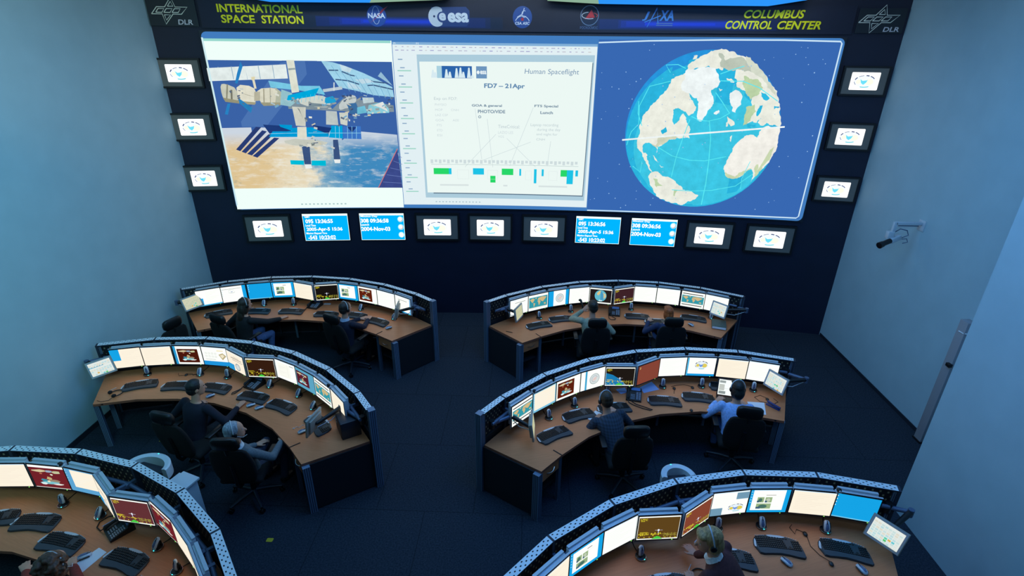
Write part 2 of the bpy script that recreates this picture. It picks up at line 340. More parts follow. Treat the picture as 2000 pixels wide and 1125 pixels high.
def star_plate(u0, u1, z0, z1, label):
    uc = (u0+u1)/2; root = thing('emblem_plate', label, 'sign', WX(uc, z0, 0.034)); w = u1-u0; h = z1-z0
    MB().box((0, -0.008, h/2), (w, 0.016, h)).build('plate', mat('plate_dark', (30, 38, 46), 0.35), root, 0)
    A = Art(); c = (225, 225, 210); e = 0.013; L = lambda p: A.line(p+[p[0]], e, c)
    ox, oy = -0.05, h*0.57
    q = lambda *a: [(ox+x, oy+y) for x, y in a]
    L(q((-0.27, -0.05), (-0.17, 0.055), (-0.045, 0.055), (0.075, 0.20), (0.115, 0.055), (0.30, 0.055), (0.19, -0.05), (0.06, -0.05), (-0.08, -0.20), (-0.105, -0.05)))
    for k in (-1, 0, 1): L(q((-0.075+k*0.125, -0.026), (-0.025+k*0.125, 0.03), (0.065+k*0.125, 0.03), (0.02+k*0.125, -0.026)))
    L(q((0.0, 0.065), (0.06, 0.135), (0.085, 0.065))); L(q((-0.075, -0.062), (-0.06, -0.14), (0.02, -0.062)))
    A.text('DLR', 0.06, h*0.06, 0.29, h*0.25, (215, 210, 215), 0.02, 0.12)
    link('star_emblem', A.mesh('star_emblem', 'banner', lambda x, y, d: (x, -0.018-d, y), 0.0001), root)
star_plate(-6.15, -5.40, 5.485, 5.885, 'dark plate with white outlined star emblem left of the yellow station title')
star_plate(5.44, 6.12, 5.485, 5.84, 'dark plate with white outlined star emblem right of the yellow control center title')
BLU, GRE = (45, 150, 252), (140, 176, 152)
for u0, u1, ps, lb in ((-4.6, -1.2, ((BLU, (-4.35, 5.885), (-4.11, 5.853), (-2.5, 5.866), (-2.25, 6.28), (-4.6, 6.28)), (GRE, (-2.5, 5.866), (-1.2, 5.925), (-1.2, 6.28), (-2.25, 6.28))), 'left'),
                       (0.45, 4.6, ((GRE, (0.45, 5.922), (1.3, 5.882), (1.2, 6.28), (0.45, 6.28)), (BLU, (1.3, 5.882), (3.98, 5.856), (4.55, 5.94), (4.6, 6.28), (1.2, 6.28))), 'right')):
    root = thing('cove_light', 'blue glowing light panel above the %s half of the dark banner' % lb, 'light', WX((u0+u1)/2, 5.915))
    inv2 = root.matrix_world.inverted(); P = [inv2 @ V(W(u, z, o)) for o in (0.04, 0.29) for u, z in ((u0, 5.95), (u1, 5.95), (u1, 6.3), (u0, 6.3))]
    MB().add(P, [(0, 1, 2, 3), (4, 7, 6, 5), (0, 4, 5, 1), (3, 2, 6, 7), (0, 3, 7, 4), (1, 5, 6, 2)]).build('housing', 'ceil', root, 0)
    A = Art()
    for q in ps: A.poly(q[1:], q[0], 0)
    link('diffuser', A.mesh('diffuser', 'cove', lambda u, z, d: inv2 @ V(W(u, z, 0.30+d)), 0.001, CUT), root)

# ------------------------------------------------------------------ small display boxes in the wall
def frame_mesh(name, w, h, b, d0, d1, m, z0=0):
    mb = MB()
    for x, z, sx, sz in ((0, z0+h-b/2, w, b), (0, z0+b/2, w, b), (-w/2+b/2, z0+h/2, b, h-2*b), (w/2-b/2, z0+h/2, b, h-2*b)): mb.box((x, -(d0+d1)/2, z), (sx, d1-d0, sz))
    return mb.mesh(name, m, 0)
def rrect(x0, y0, x1, y1, r, n=4):
    out = []
    for cx, cy, a in ((x1-r, y1-r, 0), (x0+r, y1-r, 90), (x0+r, y0+r, 180), (x1-r, y0+r, 270)):
        out += [(cx+r*cos(R_(a+90*i/n)), cy+r*sin(R_(a+90*i/n))) for i in range(n+1)]
    return out
def station_logo(A, x0, y0, x1, y1, pale=True):
    w, h = x1-x0, y1-y0; X = lambda x: x0+w*x; Y = lambda y: y0+h*y
    A.ell(X(.5), Y(.49), w*.37, h*.34, (226, 238, 248)); dk = (62, 76, 116) if pale else (60, 60, 80); ye = (244, 246, 214) if pale else (220, 200, 90)
    A.ring(X(.5), Y(.49), w*.36, h*.33, h*.05, dk, 8, 28, 62); A.ring(X(.5), Y(.49), w*.36, h*.33, h*.06, dk, 8, 70, 88)
    A.ring(X(.5), Y(.49), w*.36, h*.33, h*.03, dk, 8, 100, 130); A.ring(X(.5), Y(.49), w*.36, h*.33, h*.06, dk, 8, 140, 165)
    A.ring(X(.5), Y(.49), w*.36, h*.33, h*.03, dk, 8, 185, 215); A.ring(X(.5), Y(.49), w*.36, h*.33, h*.05, (70, 190, 205), 8, 250, 300)
    A.ell(X(.66), Y(.46), w*.15, h*.18, ye); A.ell(X(.28), Y(.47), w*.09, h*.13, ye)
    A.poly([(X(.33), Y(.62)), (X(.42), Y(.52)), (X(.55), Y(.55)), (X(.6), Y(.6)), (X(.56), Y(.42)), (X(.47), Y(.3)), (X(.38), Y(.4))], (100, 205, 228) if pale else (110, 150, 220))
A = Art(); A.poly(rrect(-.268, -.165, .268, .165, .018), (255, 255, 255)); station_logo(A, -.268, -.165, .268, .165)
LOGO = A.mesh('screen', 'small', lambda x, y, d: (x, -0.062-d, y+0.28), 0.0006)
FR = frame_mesh('frame', 0.88, 0.56, 0.035, 0.0, 0.07, 'frame')
FC = MB().box((0, -0.03, 0.28), (0.81, 0.06, 0.49)).mesh('face', 'face', 0)
def clock_art(lines, moons):
    A = Art(); A.rect(-.435, -.275, .435, .275, (235, 255, 255)); A.rect(-.427, -.267, .427, .235, (0, 165, 235))
    for s, x0, x1, y0, h, sm in lines: A.text(s, x0, y0, x1, y0+h, (255, 255, 255), 0.03 if not sm else 0.02)
    if moons:
        for k, (c1, c2) in enumerate((((255, 255, 255), (170, 160, 165)), ((255, 255, 255), (170, 160, 165)), ((255, 255, 255), (225, 250, 235)))):
            cy = .155-.16*k; A.ell(.365, cy, .058, .06, (150, 225, 250)); A.ell(.367, cy-.004, .044, .046, c2); A.ell(.36, cy+.004, .038, .04, c1)
    return A.mesh('screen', 'small', lambda x, y, d: (x, -0.03-d, y+0.28), 0.0006)
def utc(s): return clock_art([('GMT', -.39, -.29, .195, .04, 1), (s, -.385, .14, .085, .085, 0), ('Local Time', -.395, -.2, .02, .045, 1), ('2005-Apr-5 15:36', -.385, .31, -.09, .09, 0), ('Mission Elapsed Time', -.4, .0, -.15, .05, 1), ('-543 10:23:02', -.375, .16, -.25, .085, 0)], 0)
def met(s): return clock_art([('Mission Day', -.41, -.08, .19, .045, 1), (s, -.415, .13, .085, .085, 0), ('Launch', -.42, -.26, .025, .045, 1), ('2004-Nov-03', -.42, .15, -.085, .085, 0)], 1)
CB = MB().box((0, -0.014, 0.28), (0.9, 0.028, 0.575), bev=0.004).mesh('case', 'frame', 0)
def logo_display(u, z, label, w=1.0, h=1.0):
    r = thing('wall_display', label, 'display', WX(u, z), 'emblem displays in the front wall'); r.scale = (w, 1, h)
    parts(r, [('frame', FR), ('face', FC), ('screen', LOGO)])
for k, z in enumerate((4.515, 3.62, 2.70)):
    w = ('topmost', 'middle', 'lowest')[k]
    logo_display(-5.865, z, '%s emblem display in the column left of the big screen' % w, .80, .86)
    logo_display(5.768, z+0.02, '%s emblem display in the column right of the big screen' % w, .80, .83)
for u, lb in ((-4.89, 'emblem display at the left end of the row under the big screen'), (-1.595, 'emblem display right of the left mission clock under the big screen'), (-0.537, 'emblem display below the white slide window, middle of three side by side'), (0.535, 'emblem display directly left of the right date clock under the screen'), (3.74, 'emblem display second from the right end of the row under the big screen'), (4.845, 'emblem display at the right end of the row under the big screen')):
    logo_display(u, 1.655, lb, 1.0, 1.0)
for u, me, lb in ((-3.79, utc('095 13:36:55'), 'blue date and time display, left of the two on the left'), (-2.69, met('308 09:36:58'), 'blue mission clock with three white balls, left pair under the screen'),
                  (1.60, utc('095 13:36:56'), 'blue date display under the right edge of the slide window'), (2.68, met('308 09:36:56'), 'blue mission clock with three white balls, below the globe picture')):
    r = thing('wall_clock_display', lb, 'display', WX(u, 1.655), 'blue clock displays'); parts(r, [('case', CB), ('screen', me)])
# outlines of the pictures shown on the projection wall (wall metres)
GLOBE = """p|238,240,228|2.9,4.91 2.94,5 3.08,5.09 3.26,5.2 3.38,5.22 3.56,5.19 3.76,5.13 3.98,5.01 4.21,4.83 4.39,4.64 4.48,4.49 4.55,4.32 4.45,4.34 4.43,4.22 4.34,4.16 4.25,4.11 4.21,4.05 4.06,4.03 3.98,3.92 3.98,3.77 3.92,3.67 3.85,3.68 3.81,3.8 3.88,3.89 3.9,4 3.95,4.1 3.96,4.26 3.99,4.41 3.89,4.58 3.77,4.65 3.77,4.73 3.62,4.83 3.52,4.85 3.43,4.93 3.25,4.97 3.1,4.93|
p|190,200,185|3.39,5.17 3.72,5.11 4.02,4.92 4.04,4.85 3.86,4.88 3.61,4.89 3.45,4.96|
p|215,222,205|3.84,5.13 4.09,4.94 4.34,4.68 4.46,4.49 4.35,4.59 4.12,4.8 3.88,5.01|
p|190,214,170|3.87,4.82 4.07,4.77 4.21,4.63 4.17,4.53 4.04,4.41 3.95,4.53 3.86,4.7|
p|190,214,170|3.99,4.31 4.13,4.36 4.17,4.24 4.1,4.08 3.99,4 3.99,4.15|
p|240,248,248|3.76,4.59 3.69,4.54 3.7,4.42 3.77,4.3 3.77,4.23 3.83,4.21 3.85,4.3 3.9,4.35 3.9,4.48 3.84,4.56|
p|238,240,228|3.7,4.15 3.75,4.11 3.82,4.07 3.85,4.01 3.79,3.98 3.74,4.03|
p|238,240,228|3.7,4.03 3.73,4.06 3.74,3.98 3.71,3.97|
p|238,240,228|4.25,4.11 4.34,4.16 4.42,4.24 4.48,4.31 4.55,4.32 4.6,4.12 4.61,4 4.44,4.02 4.38,4.06 4.34,4.01 4.28,4.01 4.23,4.06|
p|45,185,225|4.17,4.57 4.27,4.54 4.35,4.46 4.32,4.43 4.24,4.46|
p|45,185,225|4.21,4.34 4.26,4.35 4.25,4.24 4.2,4.16 4.19,4.26|
p|45,185,225|4.06,4.03 4.21,4.03 4.21,3.99 4.12,4 4.14,3.94 4.07,3.98|
p|244,242,234|3.92,3.66 4.01,3.77 4.12,3.84 4.16,3.85 4.27,3.8 4.29,3.91 4.42,4.01 4.61,4 4.63,3.69 4.58,3.47 4.46,3.25 4.31,3.01 4.32,3.16 4.28,3.24 4.19,3.2 4.08,3.08 3.98,3.05 3.85,3.1 3.79,3.22 3.82,3.36 3.88,3.52|
p|205,220,180|4.59,3.66 4.56,3.42 4.45,3.24 4.36,3.11 4.32,3.24 4.43,3.44 4.52,3.6|
p|205,220,180|3.83,3.17 4.02,3.09 4.16,3.21 4.28,3.26 4.19,3.2 4.08,3.08 3.98,3.05 3.85,3.1|
p|238,240,228|2.95,4.9 2.85,4.82 2.74,4.79 2.66,4.74 2.63,4.63 2.55,4.5 2.45,4.39 2.35,4.29 2.27,4.16 2.23,4.03 2.2,3.9 2.19,3.74 2.19,3.61 2.25,3.5 2.31,3.4 2.38,3.31 2.44,3.2 2.49,3.14 2.52,3.12 2.46,3.25 2.4,3.35 2.32,3.47 2.29,3.58 2.34,3.65 2.45,3.63 2.54,3.57 2.56,3.47 2.57,3.58 2.68,3.65 2.75,3.72 2.88,3.76 3.04,3.76 3.11,3.75 3.1,3.87 3.04,4.01 2.94,4.18 2.89,4.07 2.81,3.98 2.77,4.1 2.76,4.24 2.84,4.27 2.98,4.21 3.04,4.14 3.11,4.18 3.15,4.29 3.08,4.39 3.01,4.49|
p|212,216,190|2.45,3.72 2.66,3.75 2.84,3.81 2.9,3.76 2.75,3.72 2.6,3.62 2.55,3.57 2.45,3.64|
p|45,185,225|2.59,3.88 2.67,3.94 2.7,3.86 2.65,3.83 2.63,3.81|
p|240,248,248|2.88,4.88 2.93,4.91 3.1,4.93 3.25,4.95 3.38,4.92 3.45,4.81 3.49,4.72 3.45,4.62 3.36,4.58 3.41,4.47 3.42,4.32 3.35,4.21 3.3,4.11 3.27,4.05 3.2,4.07 3.18,4.21 3.18,4.31 3.14,4.44 3.01,4.51 2.87,4.56 2.84,4.63 2.88,4.73|
p|240,248,248|3.46,4.2 3.54,4.25 3.56,4.22 3.51,4.17 3.47,4.18|
p|238,240,228|2.99,5.12 3.05,5.13 3.04,5.08 2.98,5.06|
p|238,240,228|3.58,4.77 3.72,4.73 3.72,4.7 3.6,4.74|
p|238,240,228|3.48,4.61 3.55,4.59 3.51,4.56|
p|238,240,228|2.46,3.02 2.52,3.12 2.63,3.13 2.72,3.05 2.87,3.02 3.02,2.91 3.12,2.81 3.32,2.76 3.42,2.72 3.36,2.63 3.23,2.58 3.1,2.52 2.87,2.57 2.72,2.62 2.59,2.75 2.5,2.89|
p|190,214,170|2.55,3 2.76,2.96 3.03,2.79 2.99,2.68 2.74,2.72 2.61,2.86|
p|238,240,228|2.32,3.46 2.36,3.47 2.4,3.43 2.37,3.39|
p|238,240,228|2.47,3.44 2.55,3.38 2.61,3.3 2.57,3.33|
p|238,240,228|2.63,3.26 2.72,3.22 2.67,3.21|
l|90,235,245|3.41,4.06 3.48,3.75 3.51,3.35 3.52,2.93 3.5,2.54|0.016
l|90,235,245|3.07,4.08 2.99,3.74 2.92,3.41 2.88,3.04|0.013
l|90,235,245|2.55,3.59 2.84,3.43 3.17,3.36 3.44,3.36 3.8,3.45|0.013
l|90,235,245|2.92,2.8 3.26,2.79 3.64,2.82 4.05,2.92 4.32,3.16|0.013
l|90,235,245|2,3.6 2.06,3.84 2.18,3.98 2.16,4.29 2.3,4.62 2.65,4.71|0.013
l|90,235,245|2.63,4.85 2.54,4.97 2.74,4.98 2.88,4.92|0.013
l|90,235,245|2.14,4.37 2.15,4.16 2.24,3.95|0.013
l|90,235,245|3.09,4.13 3.23,4.07 3.39,4.06 3.59,4.11 3.74,4.21|0.013
l|90,235,245|3.47,4.84 3.65,4.91 3.84,4.97|0.013
l|90,235,245|3.44,4.54 3.59,4.37 3.73,4.2|0.013
l|90,235,245|3.49,4.73 3.86,4.73 4.15,4.63 4.49,4.42|0.013
l|90,235,245|2.15,3.22 2.3,3.11 2.31,3.31|0.013
l|90,235,245|4.15,2.87 4.14,3.07 4.23,3.38|0.01
l|240,248,248|1.91,3.69 4.69,4|0.028
"""
STATION = """p|228,238,236|-5.42,4.84 -4.09,4.91 -4.09,4.68 -5.42,4.63|
l|150,180,200|-5.23,4.86 -5.23,4.65|0.012
l|150,180,200|-5.01,4.87 -5.01,4.66|0.012
l|150,180,200|-4.79,4.88 -4.78,4.66|0.012
l|150,180,200|-4.56,4.89 -4.56,4.67|0.012
l|150,180,200|-4.32,4.9 -4.32,4.68|0.012
p|120,200,228|-4.43,4.64 -4.27,4.62 -3.88,4.56 -3.56,4.56 -3.48,4.41 -3.9,4.48 -4.41,4.53|
p|160,212,235|-3.48,4.97 -3.28,4.95 -3.07,4.89 -2.77,4.78 -2.44,4.63 -2.28,4.55 -2.26,4.38 -2.62,4.41 -2.91,4.48 -3.22,4.54|
l|60,90,130|-3.37,4.82 -3.19,4.82 -2.99,4.74 -2.75,4.71 -2.62,4.64 -2.35,4.61|0.02
l|60,90,130|-3.27,4.67 -3.05,4.65 -2.79,4.57 -2.61,4.58 -2.27,4.51|0.02
p|200,225,235|-3.17,4.92 -3.07,4.89 -2.96,4.85 -3.01,4.78 -3.14,4.82|
p|195,222,235|-2.93,4.67 -2.71,4.69 -2.6,4.63 -2.81,4.6|
p|190,220,235|-3.07,4.63 -2.9,4.58 -2.82,4.5 -3.06,4.53|
p|150,190,215|-2.46,4.8 -2.27,4.57 -2.52,4.73|
l|190,205,215|-3.51,4.48 -3.17,4.53|0.05
l|215,225,225|-3.3,4.62 -3.32,4.48|0.02
p|224,228,212|-4.07,4.98 -3.94,4.98 -3.93,4.46 -4.06,4.44|
l|150,165,165|-4.06,4.83 -3.94,4.84|0.03
p|40,130,195|-4.84,4.95 -4.82,4.87 -4.96,4.59 -5,4.6 -4.93,4.77|
p|200,202,184|-5.25,4.58 -5.16,4.59 -4.98,4.51 -4.99,4.27 -5.22,4.29 -5.26,4.41|
p|226,224,205|-4.99,4.58 -4.7,4.55 -4.66,4.4 -4.73,4.25 -4.92,4.25 -4.99,4.36|
p|140,140,120|-4.93,4.44 -4.7,4.37 -4.83,4.4|
p|170,170,150|-4.69,4.43 -4.61,4.43 -4.63,4.32 -4.7,4.31|
p|220,218,198|-4.65,4.51 -4.33,4.53 -4.23,4.45 -4.29,4.24 -4.58,4.22 -4.65,4.34|
p|180,185,165|-4.33,4.53 -4.23,4.45 -4.29,4.24 -4.38,4.23|
p|185,182,160|-4.7,4.46 -4.6,4.46 -4.63,4.31 -4.73,4.3|
l|140,140,120|-5.13,4.58 -5.2,4.29|0.025
l|120,120,105|-5.08,4.49 -5.11,4.3|0.03
l|165,162,140|-4.53,4.51 -4.57,4.24|0.02
l|165,165,145|-4.42,4.52 -4.46,4.24|0.012
p|150,148,122|-5.25,4.36 -4.98,4.31 -4.99,4.26 -5.22,4.29|
p|165,160,132|-4.92,4.3 -4.7,4.28 -4.73,4.24 -4.92,4.25|
p|160,158,132|-4.63,4.28 -4.28,4.28 -4.29,4.23 -4.58,4.22|
l|230,225,200|-4.68,4.67 -4.67,4.51|0.04
p|230,220,180|-4.71,4.7 -4.64,4.71 -4.66,4.65 -4.71,4.65|
p|150,195,205|-4.23,4.5 -4.06,4.44 -4.02,4.28 -4.12,4.21 -4.29,4.24|
p|208,214,205|-3.96,4.35 -3.71,4.41 -3.46,4.39 -3.39,4.23 -3.51,4.19 -3.93,4.23|
p|120,140,150|-3.79,4.28 -3.39,4.24 -3.4,4.21 -3.8,4.21|
p|0,170,222|-4.13,4.4 -3.57,4.53 -3.66,4.39 -4.17,4.31|
p|30,160,210|-3.49,4.36 -3.35,4.39 -3.28,4.28 -3.51,4.26|
l|60,110,180|-3.4,4.19 -3.12,4.43|0.05
p|195,205,205|-3.25,4.28 -3.03,4.42 -2.93,4.39 -2.95,4.28 -3.17,4.17 -3.27,4.15|
p|60,110,160|-3.12,4.26 -2.95,4.28 -2.92,4.17 -2.95,4.09 -3.07,4.09|
p|190,210,215|-2.83,4.37 -2.63,4.37 -2.62,4.29 -2.82,4.27|
p|110,190,215|-2.94,4.2 -2.8,4.23 -2.77,4.11 -2.95,4.08|
p|140,205,220|-2.73,4.24 -2.47,4.3 -2.37,4.18 -2.37,4.11 -2.77,4.09|
p|225,228,225|-2.64,4.24 -2.47,4.3 -2.39,4.13 -2.53,4.2|
p|40,130,190|-4.98,4.35 -4.78,4.19 -4.82,4.1 -4.99,4.27|
p|40,130,195|-5.19,4.26 -5.14,4.26 -5.22,4.07 -5.27,4.08|
p|30,60,122|-4.65,3.9 -4.35,3.88 -4.15,3.83 -4.18,3.77 -4.55,3.72|
p|42,62,118|-4.78,3.86 -4.69,3.85 -5.13,3.43 -5.2,3.46|
p|42,62,118|-4.68,3.8 -4.6,3.78 -5.04,3.39 -5.11,3.42|
p|42,62,118|-4.58,3.73 -4.5,3.72 -4.94,3.35 -5.02,3.38|
p|42,62,118|-4.49,3.67 -4.4,3.66 -4.85,3.31 -4.93,3.34|
p|0,155,215|-4.37,3.9 -4.14,3.89 -4.15,3.84 -3.81,3.85 -3.49,3.81 -3.51,3.68 -4.15,3.68 -4.58,3.68 -4.5,3.78 -4.25,3.78 -4.16,3.79 -4.35,3.86|
p|0,165,220|-3.44,3.88 -3.24,3.88 -3.26,3.65 -3.51,3.67|
p|60,118,200|-3.23,3.87 -2.91,3.87 -2.92,3.64 -3.26,3.65|
p|28,55,118|-3.78,3.89 -3.44,3.84 -3.51,3.73 -3.72,3.81|
p|28,55,118|-3.16,3.86 -2.98,3.86 -3.08,3.76|
l|150,215,240|-3.37,3.87 -3.39,3.65|0.008
l|150,215,240|-3.3,3.87 -3.32,3.65|0.008
l|150,215,240|-3.15,3.87 -3.17,3.65|0.008
l|150,215,240|-3.07,3.87 -3.09,3.65|0.008
l|150,215,240|-2.99,3.87 -3.01,3.65|0.008
l|150,215,240|-3.87,3.75 -2.91,3.75|0.008
l|150,215,240|-4.55,3.74 -4.07,3.75|0.008
p|206,208,196|-4.09,4.21 -3.85,4.2 -3.9,3.87 -4.07,3.88|
p|120,130,130|-4,4.19 -3.97,4.17 -3.91,3.93 -3.94,4.06|
p|222,222,206|-4.05,3.86 -3.89,3.86 -3.91,3.64 -4.08,3.66|
p|200,204,192|-4.32,3.61 -4.11,3.65 -3.93,3.63 -3.77,3.63 -3.54,3.58 -3.57,3.55 -3.76,3.51 -4.04,3.52 -4.18,3.53 -4.31,3.57|
p|110,120,120|-3.84,3.57 -3.78,3.58 -3.79,3.53 -3.84,3.52|
p|192,202,200|-3.5,4.14 -3.31,4.13 -3.31,3.89 -3.53,3.9|
p|205,210,200|-3.27,4.11 -3.11,4.11 -3.15,3.88 -3.27,3.91|
p|58,84,130|-4.02,3.52 -3.88,3.5 -3.9,3.17 -4.02,3.17|
p|235,240,238|-4.02,3.18 -3.9,3.18 -3.89,3.11 -4.01,3.1|
p|0,190,220|-4.27,3.26 -4.02,3.25 -4.03,3.17 -4.27,3.18|
p|0,190,220|-3.88,3.25 -3.62,3.25 -3.63,3.15 -3.89,3.16|
p|58,84,130|-3.44,3.63 -3.35,3.63 -3.35,3.27 -3.47,3.27|
p|235,240,238|-3.47,3.27 -3.35,3.27 -3.36,3.2 -3.46,3.2|
p|60,75,140|-2.27,3.47 -2.23,2.73 -2.7,2.73|
l|110,130,190|-2.28,3.38 -2.2,3.3|0.008
l|110,130,190|-2.36,3.24 -2.2,3.18|0.008
l|110,130,190|-2.43,3.11 -2.21,3.06|0.008
l|110,130,190|-2.51,2.98 -2.22,2.94|0.008
l|110,130,190|-2.59,2.84 -2.23,2.82|0.008
l|210,120,120|-2.27,3.47 -2.69,2.73|0.014
"""
def rough(P, n, amt, seed):
    r = random.Random(seed)
    for _ in range(n):
        Q = []
        for i, a in enumerate(P):
            b = P[(i+1) % len(P)]; l = hypot(b[0]-a[0], b[1]-a[1]); k = r.uniform(-amt, amt) if l > .03 else 0
            Q += [a, ((a[0]+b[0])/2-(b[1]-a[1])*k, (a[1]+b[1])/2+(b[0]-a[0])*k)]
        P = Q
    return P
def smooth2(P):
    for _ in range(1): P = [q for i, a in enumerate(P) for b in (P[(i+1) % len(P)],) for q in ((a[0]*.75+b[0]*.25, a[1]*.75+b[1]*.25), (a[0]*.25+b[0]*.75, a[1]*.25+b[1]*.75))]
    return P
def decode(A, s, mode=0):
    for ln in s.strip().split('\n'):
        k, c, p, wd = ln.split('|'); c = tuple(int(x) for x in c.split(',')); P = [tuple(float(x) for x in q.split(',')) for q in p.split(' ')]
        if k == 'p':
            if mode == 1: P = rough(P, 3, .16, len(P)*7+c[0])
            elif 5 < len(P) < 8 and c[0] > 140 and c[2] < 225: P = smooth2(P)
            A.poly(P, c)
        else: A.line(P, float(wd), c)
# ------------------------------------------------------------------ big projection wall: one screen, three projected windows
vw = thing('projection_screen', 'huge bright projection screen on the front wall with space station, slide and globe pictures', 'screen', WX(0, 2.32))
vinv = vw.matrix_world.inverted()
S0, S1, Z0, Z1 = -5.405, 5.335, 2.325, 5.41
def vs_(off): return lambda u, z, d: vinv @ V(W(u, z, off+d))
m = MB(); us = [S0-0.02+(S1-S0+0.04)*i/36 for i in range(37)]; n = 37
vs = [tuple(vinv @ V(W(u, z, o))) for o in (0.001, 0.04) for z in (Z0-0.02, Z1+0.02) for u in us]
fs = [(2*n+i, 2*n+i+1, 3*n+i+1, 3*n+i) for i in range(n-1)]+[(n+i, 3*n+i, 3*n+i+1, n+i+1) for i in range(n-1)]+[(i, i+1, 2*n+i+1, 2*n+i) for i in range(n-1)]+[(0, 2*n, 3*n, n), (n-1, 2*n-1, 4*n-1, 3*n-1)]
m.add(vs, fs).build('screen_panel', 'bezel', vw)
DESK = (66, 124, 190)
A = Art(); A.poly(rrect(S0, Z0, S1, Z1, 0.09), DESK, 0)
A.rect(1.36, 2.36, S1-0.05, 5.36, (56, 104, 178));
rng = random.Random(3)
for k in range(120):
    u, z = rng.uniform(1.4, 5.25), rng.uniform(2.4, 5.3); e = rng.uniform(.004, .009); A.rect(u-e, z-e, u+e, z+e, (150, 190, 235))
A.line([(1.36, 5.31), (2.2, 5.345), (3.4, 5.37), (4.4, 5.375), (5.26, 5.36), (5.285, 5.33), (5.255, 2.42), (5.22, 2.385), (3.4, 2.36), (1.36, 2.345)], 0.022, (205, 232, 250))
A.line([(S0+0.02, 5.32), (S0+0.03, 2.42)], 0.03, (205, 235, 240))
link('desktop', A.mesh('desktop', 'big', vs_(0.042), 0.0002, CUT), vw)
A = Art(); A.rect(-5.395, 2.335, -2.235, 5.305, (240, 255, 250)); A.rect(-5.395, 5.265, -2.25, 5.305, (150, 215, 205))
for k in range(12): A.rect(-4.2+.075*k, 2.40, -4.165+.075*k, 2.425, (170, 200, 200))
link('picture_window', A.mesh('picture_window', 'big', vs_(0.044), 0.0002, CUT), vw)
def earth_mat():
    m = bpy.data.materials.new('earth_photo'); m.use_nodes = True; nt = m.node_tree; N = nt.nodes; L = nt.links; N.remove(N['Principled BSDF'])
    e = N.new('ShaderNodeEmission'); L.new(e.outputs[0], N['Material Output'].inputs[0]); tc = N.new('ShaderNodeTexCoord'); sx = N.new('ShaderNodeSeparateXYZ'); L.new(tc.outputs['Object'], sx.inputs[0])
    def noise(scale, st):
        mp = N.new('ShaderNodeMapping'); mp.inputs['Scale'].default_value = st; mp.inputs['Rotation'].default_value = (0, R_(8), 0); n = N.new('ShaderNodeTexNoise'); n.inputs['Scale'].default_value = scale; n.inputs['Detail'].default_value = 9; n.inputs['Roughness'].default_value = .68; L.new(tc.outputs['Object'], mp.inputs[0]); L.new(mp.outputs[0], n.inputs[0]); return n.outputs[0]
    def math(op, a, b):
        q = N.new('ShaderNodeMath'); q.operation = op
        for k, v in enumerate((a, b)):
            if isinstance(v, (int, float)): q.inputs[k].default_value = v
            else: L.new(v, q.inputs[k])
        return q.outputs[0]
    def ramp(f, *st):
        r = N.new('ShaderNodeValToRGB'); el = r.color_ramp.elements
        while len(el) < len(st): el.new(.5)
        for q, (p, c) in zip(el, st): q.position = p; q.color = rgb(*c)
        L.new(f, r.inputs[0]); return r.outputs[0]
    n1 = noise(1.3, (1, 1, 1.6)); f = math('ADD', math('ADD', math('MULTIPLY', sx.outputs[0], .33), 1.75), math('MULTIPLY', math('SUBTRACT', n1, .5), .9))   # 0 land on the left .. 1 sea on the right
    base = ramp(f, (.18, (222, 196, 148)), (.42, (232, 222, 196)), (.56, (120, 168, 196)), (.75, (64, 138, 190)))
    cl = ramp(noise(3.2, (1, 1, 4.2)), (.50, (0, 0, 0)), (.72, (225, 225, 225))); hz = ramp(sx.outputs[2], (.0, (0, 0, 0)), (1.0, (0, 0, 0)))
    zz = math('MULTIPLY', math('SUBTRACT', sx.outputs[2], 1.12), 2.4); hz = ramp(zz, (.05, (0, 0, 0)), (.75, (255, 255, 255)))
    def mix(fac, a, c2):
        x = N.new('ShaderNodeMix'); x.data_type = 'RGBA'; L.new(fac, x.inputs[0]); L.new(a, x.inputs[6]); x.inputs[7].default_value = rgb(*c2); return x.outputs[2]
    dk = ramp(noise(4.5, (1, 1, 3.0)), (.58, (0, 0, 0)), (.68, (170, 170, 170)))
    L.new(mix(hz, mix(cl, mix(dk, base, (112, 140, 140)), (240, 242, 236)), (204, 214, 226)), e.inputs[0]); return m
A = Art(); A.poly([(-5.40, 4.97), (-2.255, 4.965), (-2.23, 2.725), (-5.375, 2.75)], (58, 98, 166)); A.poly([(-4.15, 4.97), (-3.55, 4.97), (-4.6, 3.86), (-5.1, 3.86)], (76, 116, 178)); link('picture_sky', A.mesh('picture_sky', 'big', vs_(0.0448), 0.0001, CUT), vw)
A = Art(); A.poly([(-5.4, 3.84), (-4.8, 3.85), (-3.9, 3.83), (-3.22, 3.8), (-2.26, 3.72), (-2.23, 2.735), (-5.37, 2.735)], (80, 140, 190))
link('earth_view', A.mesh('earth_view', earth_mat(), vs_(0.0452), 0.0001, CUT), vw)
A = Art(); A.poly([(-2.30, 4.9), (-2.26, 4.9), (-2.26, 4.93)], (58, 98, 166)); 
mpx = lambda x, y: (-5.42+(x-10)/1460*3.17, 4.97-(y-68)/1000*2.24)
A.poly([mpx(*q) for q in ((590, 325), (980, 340), (1250, 360), (1455, 395), (1455, 445), (1230, 450), (1000, 440), (590, 425))], (128, 146, 158))
decode(A, STATION)
rng = random.Random(21); top = A.n+20
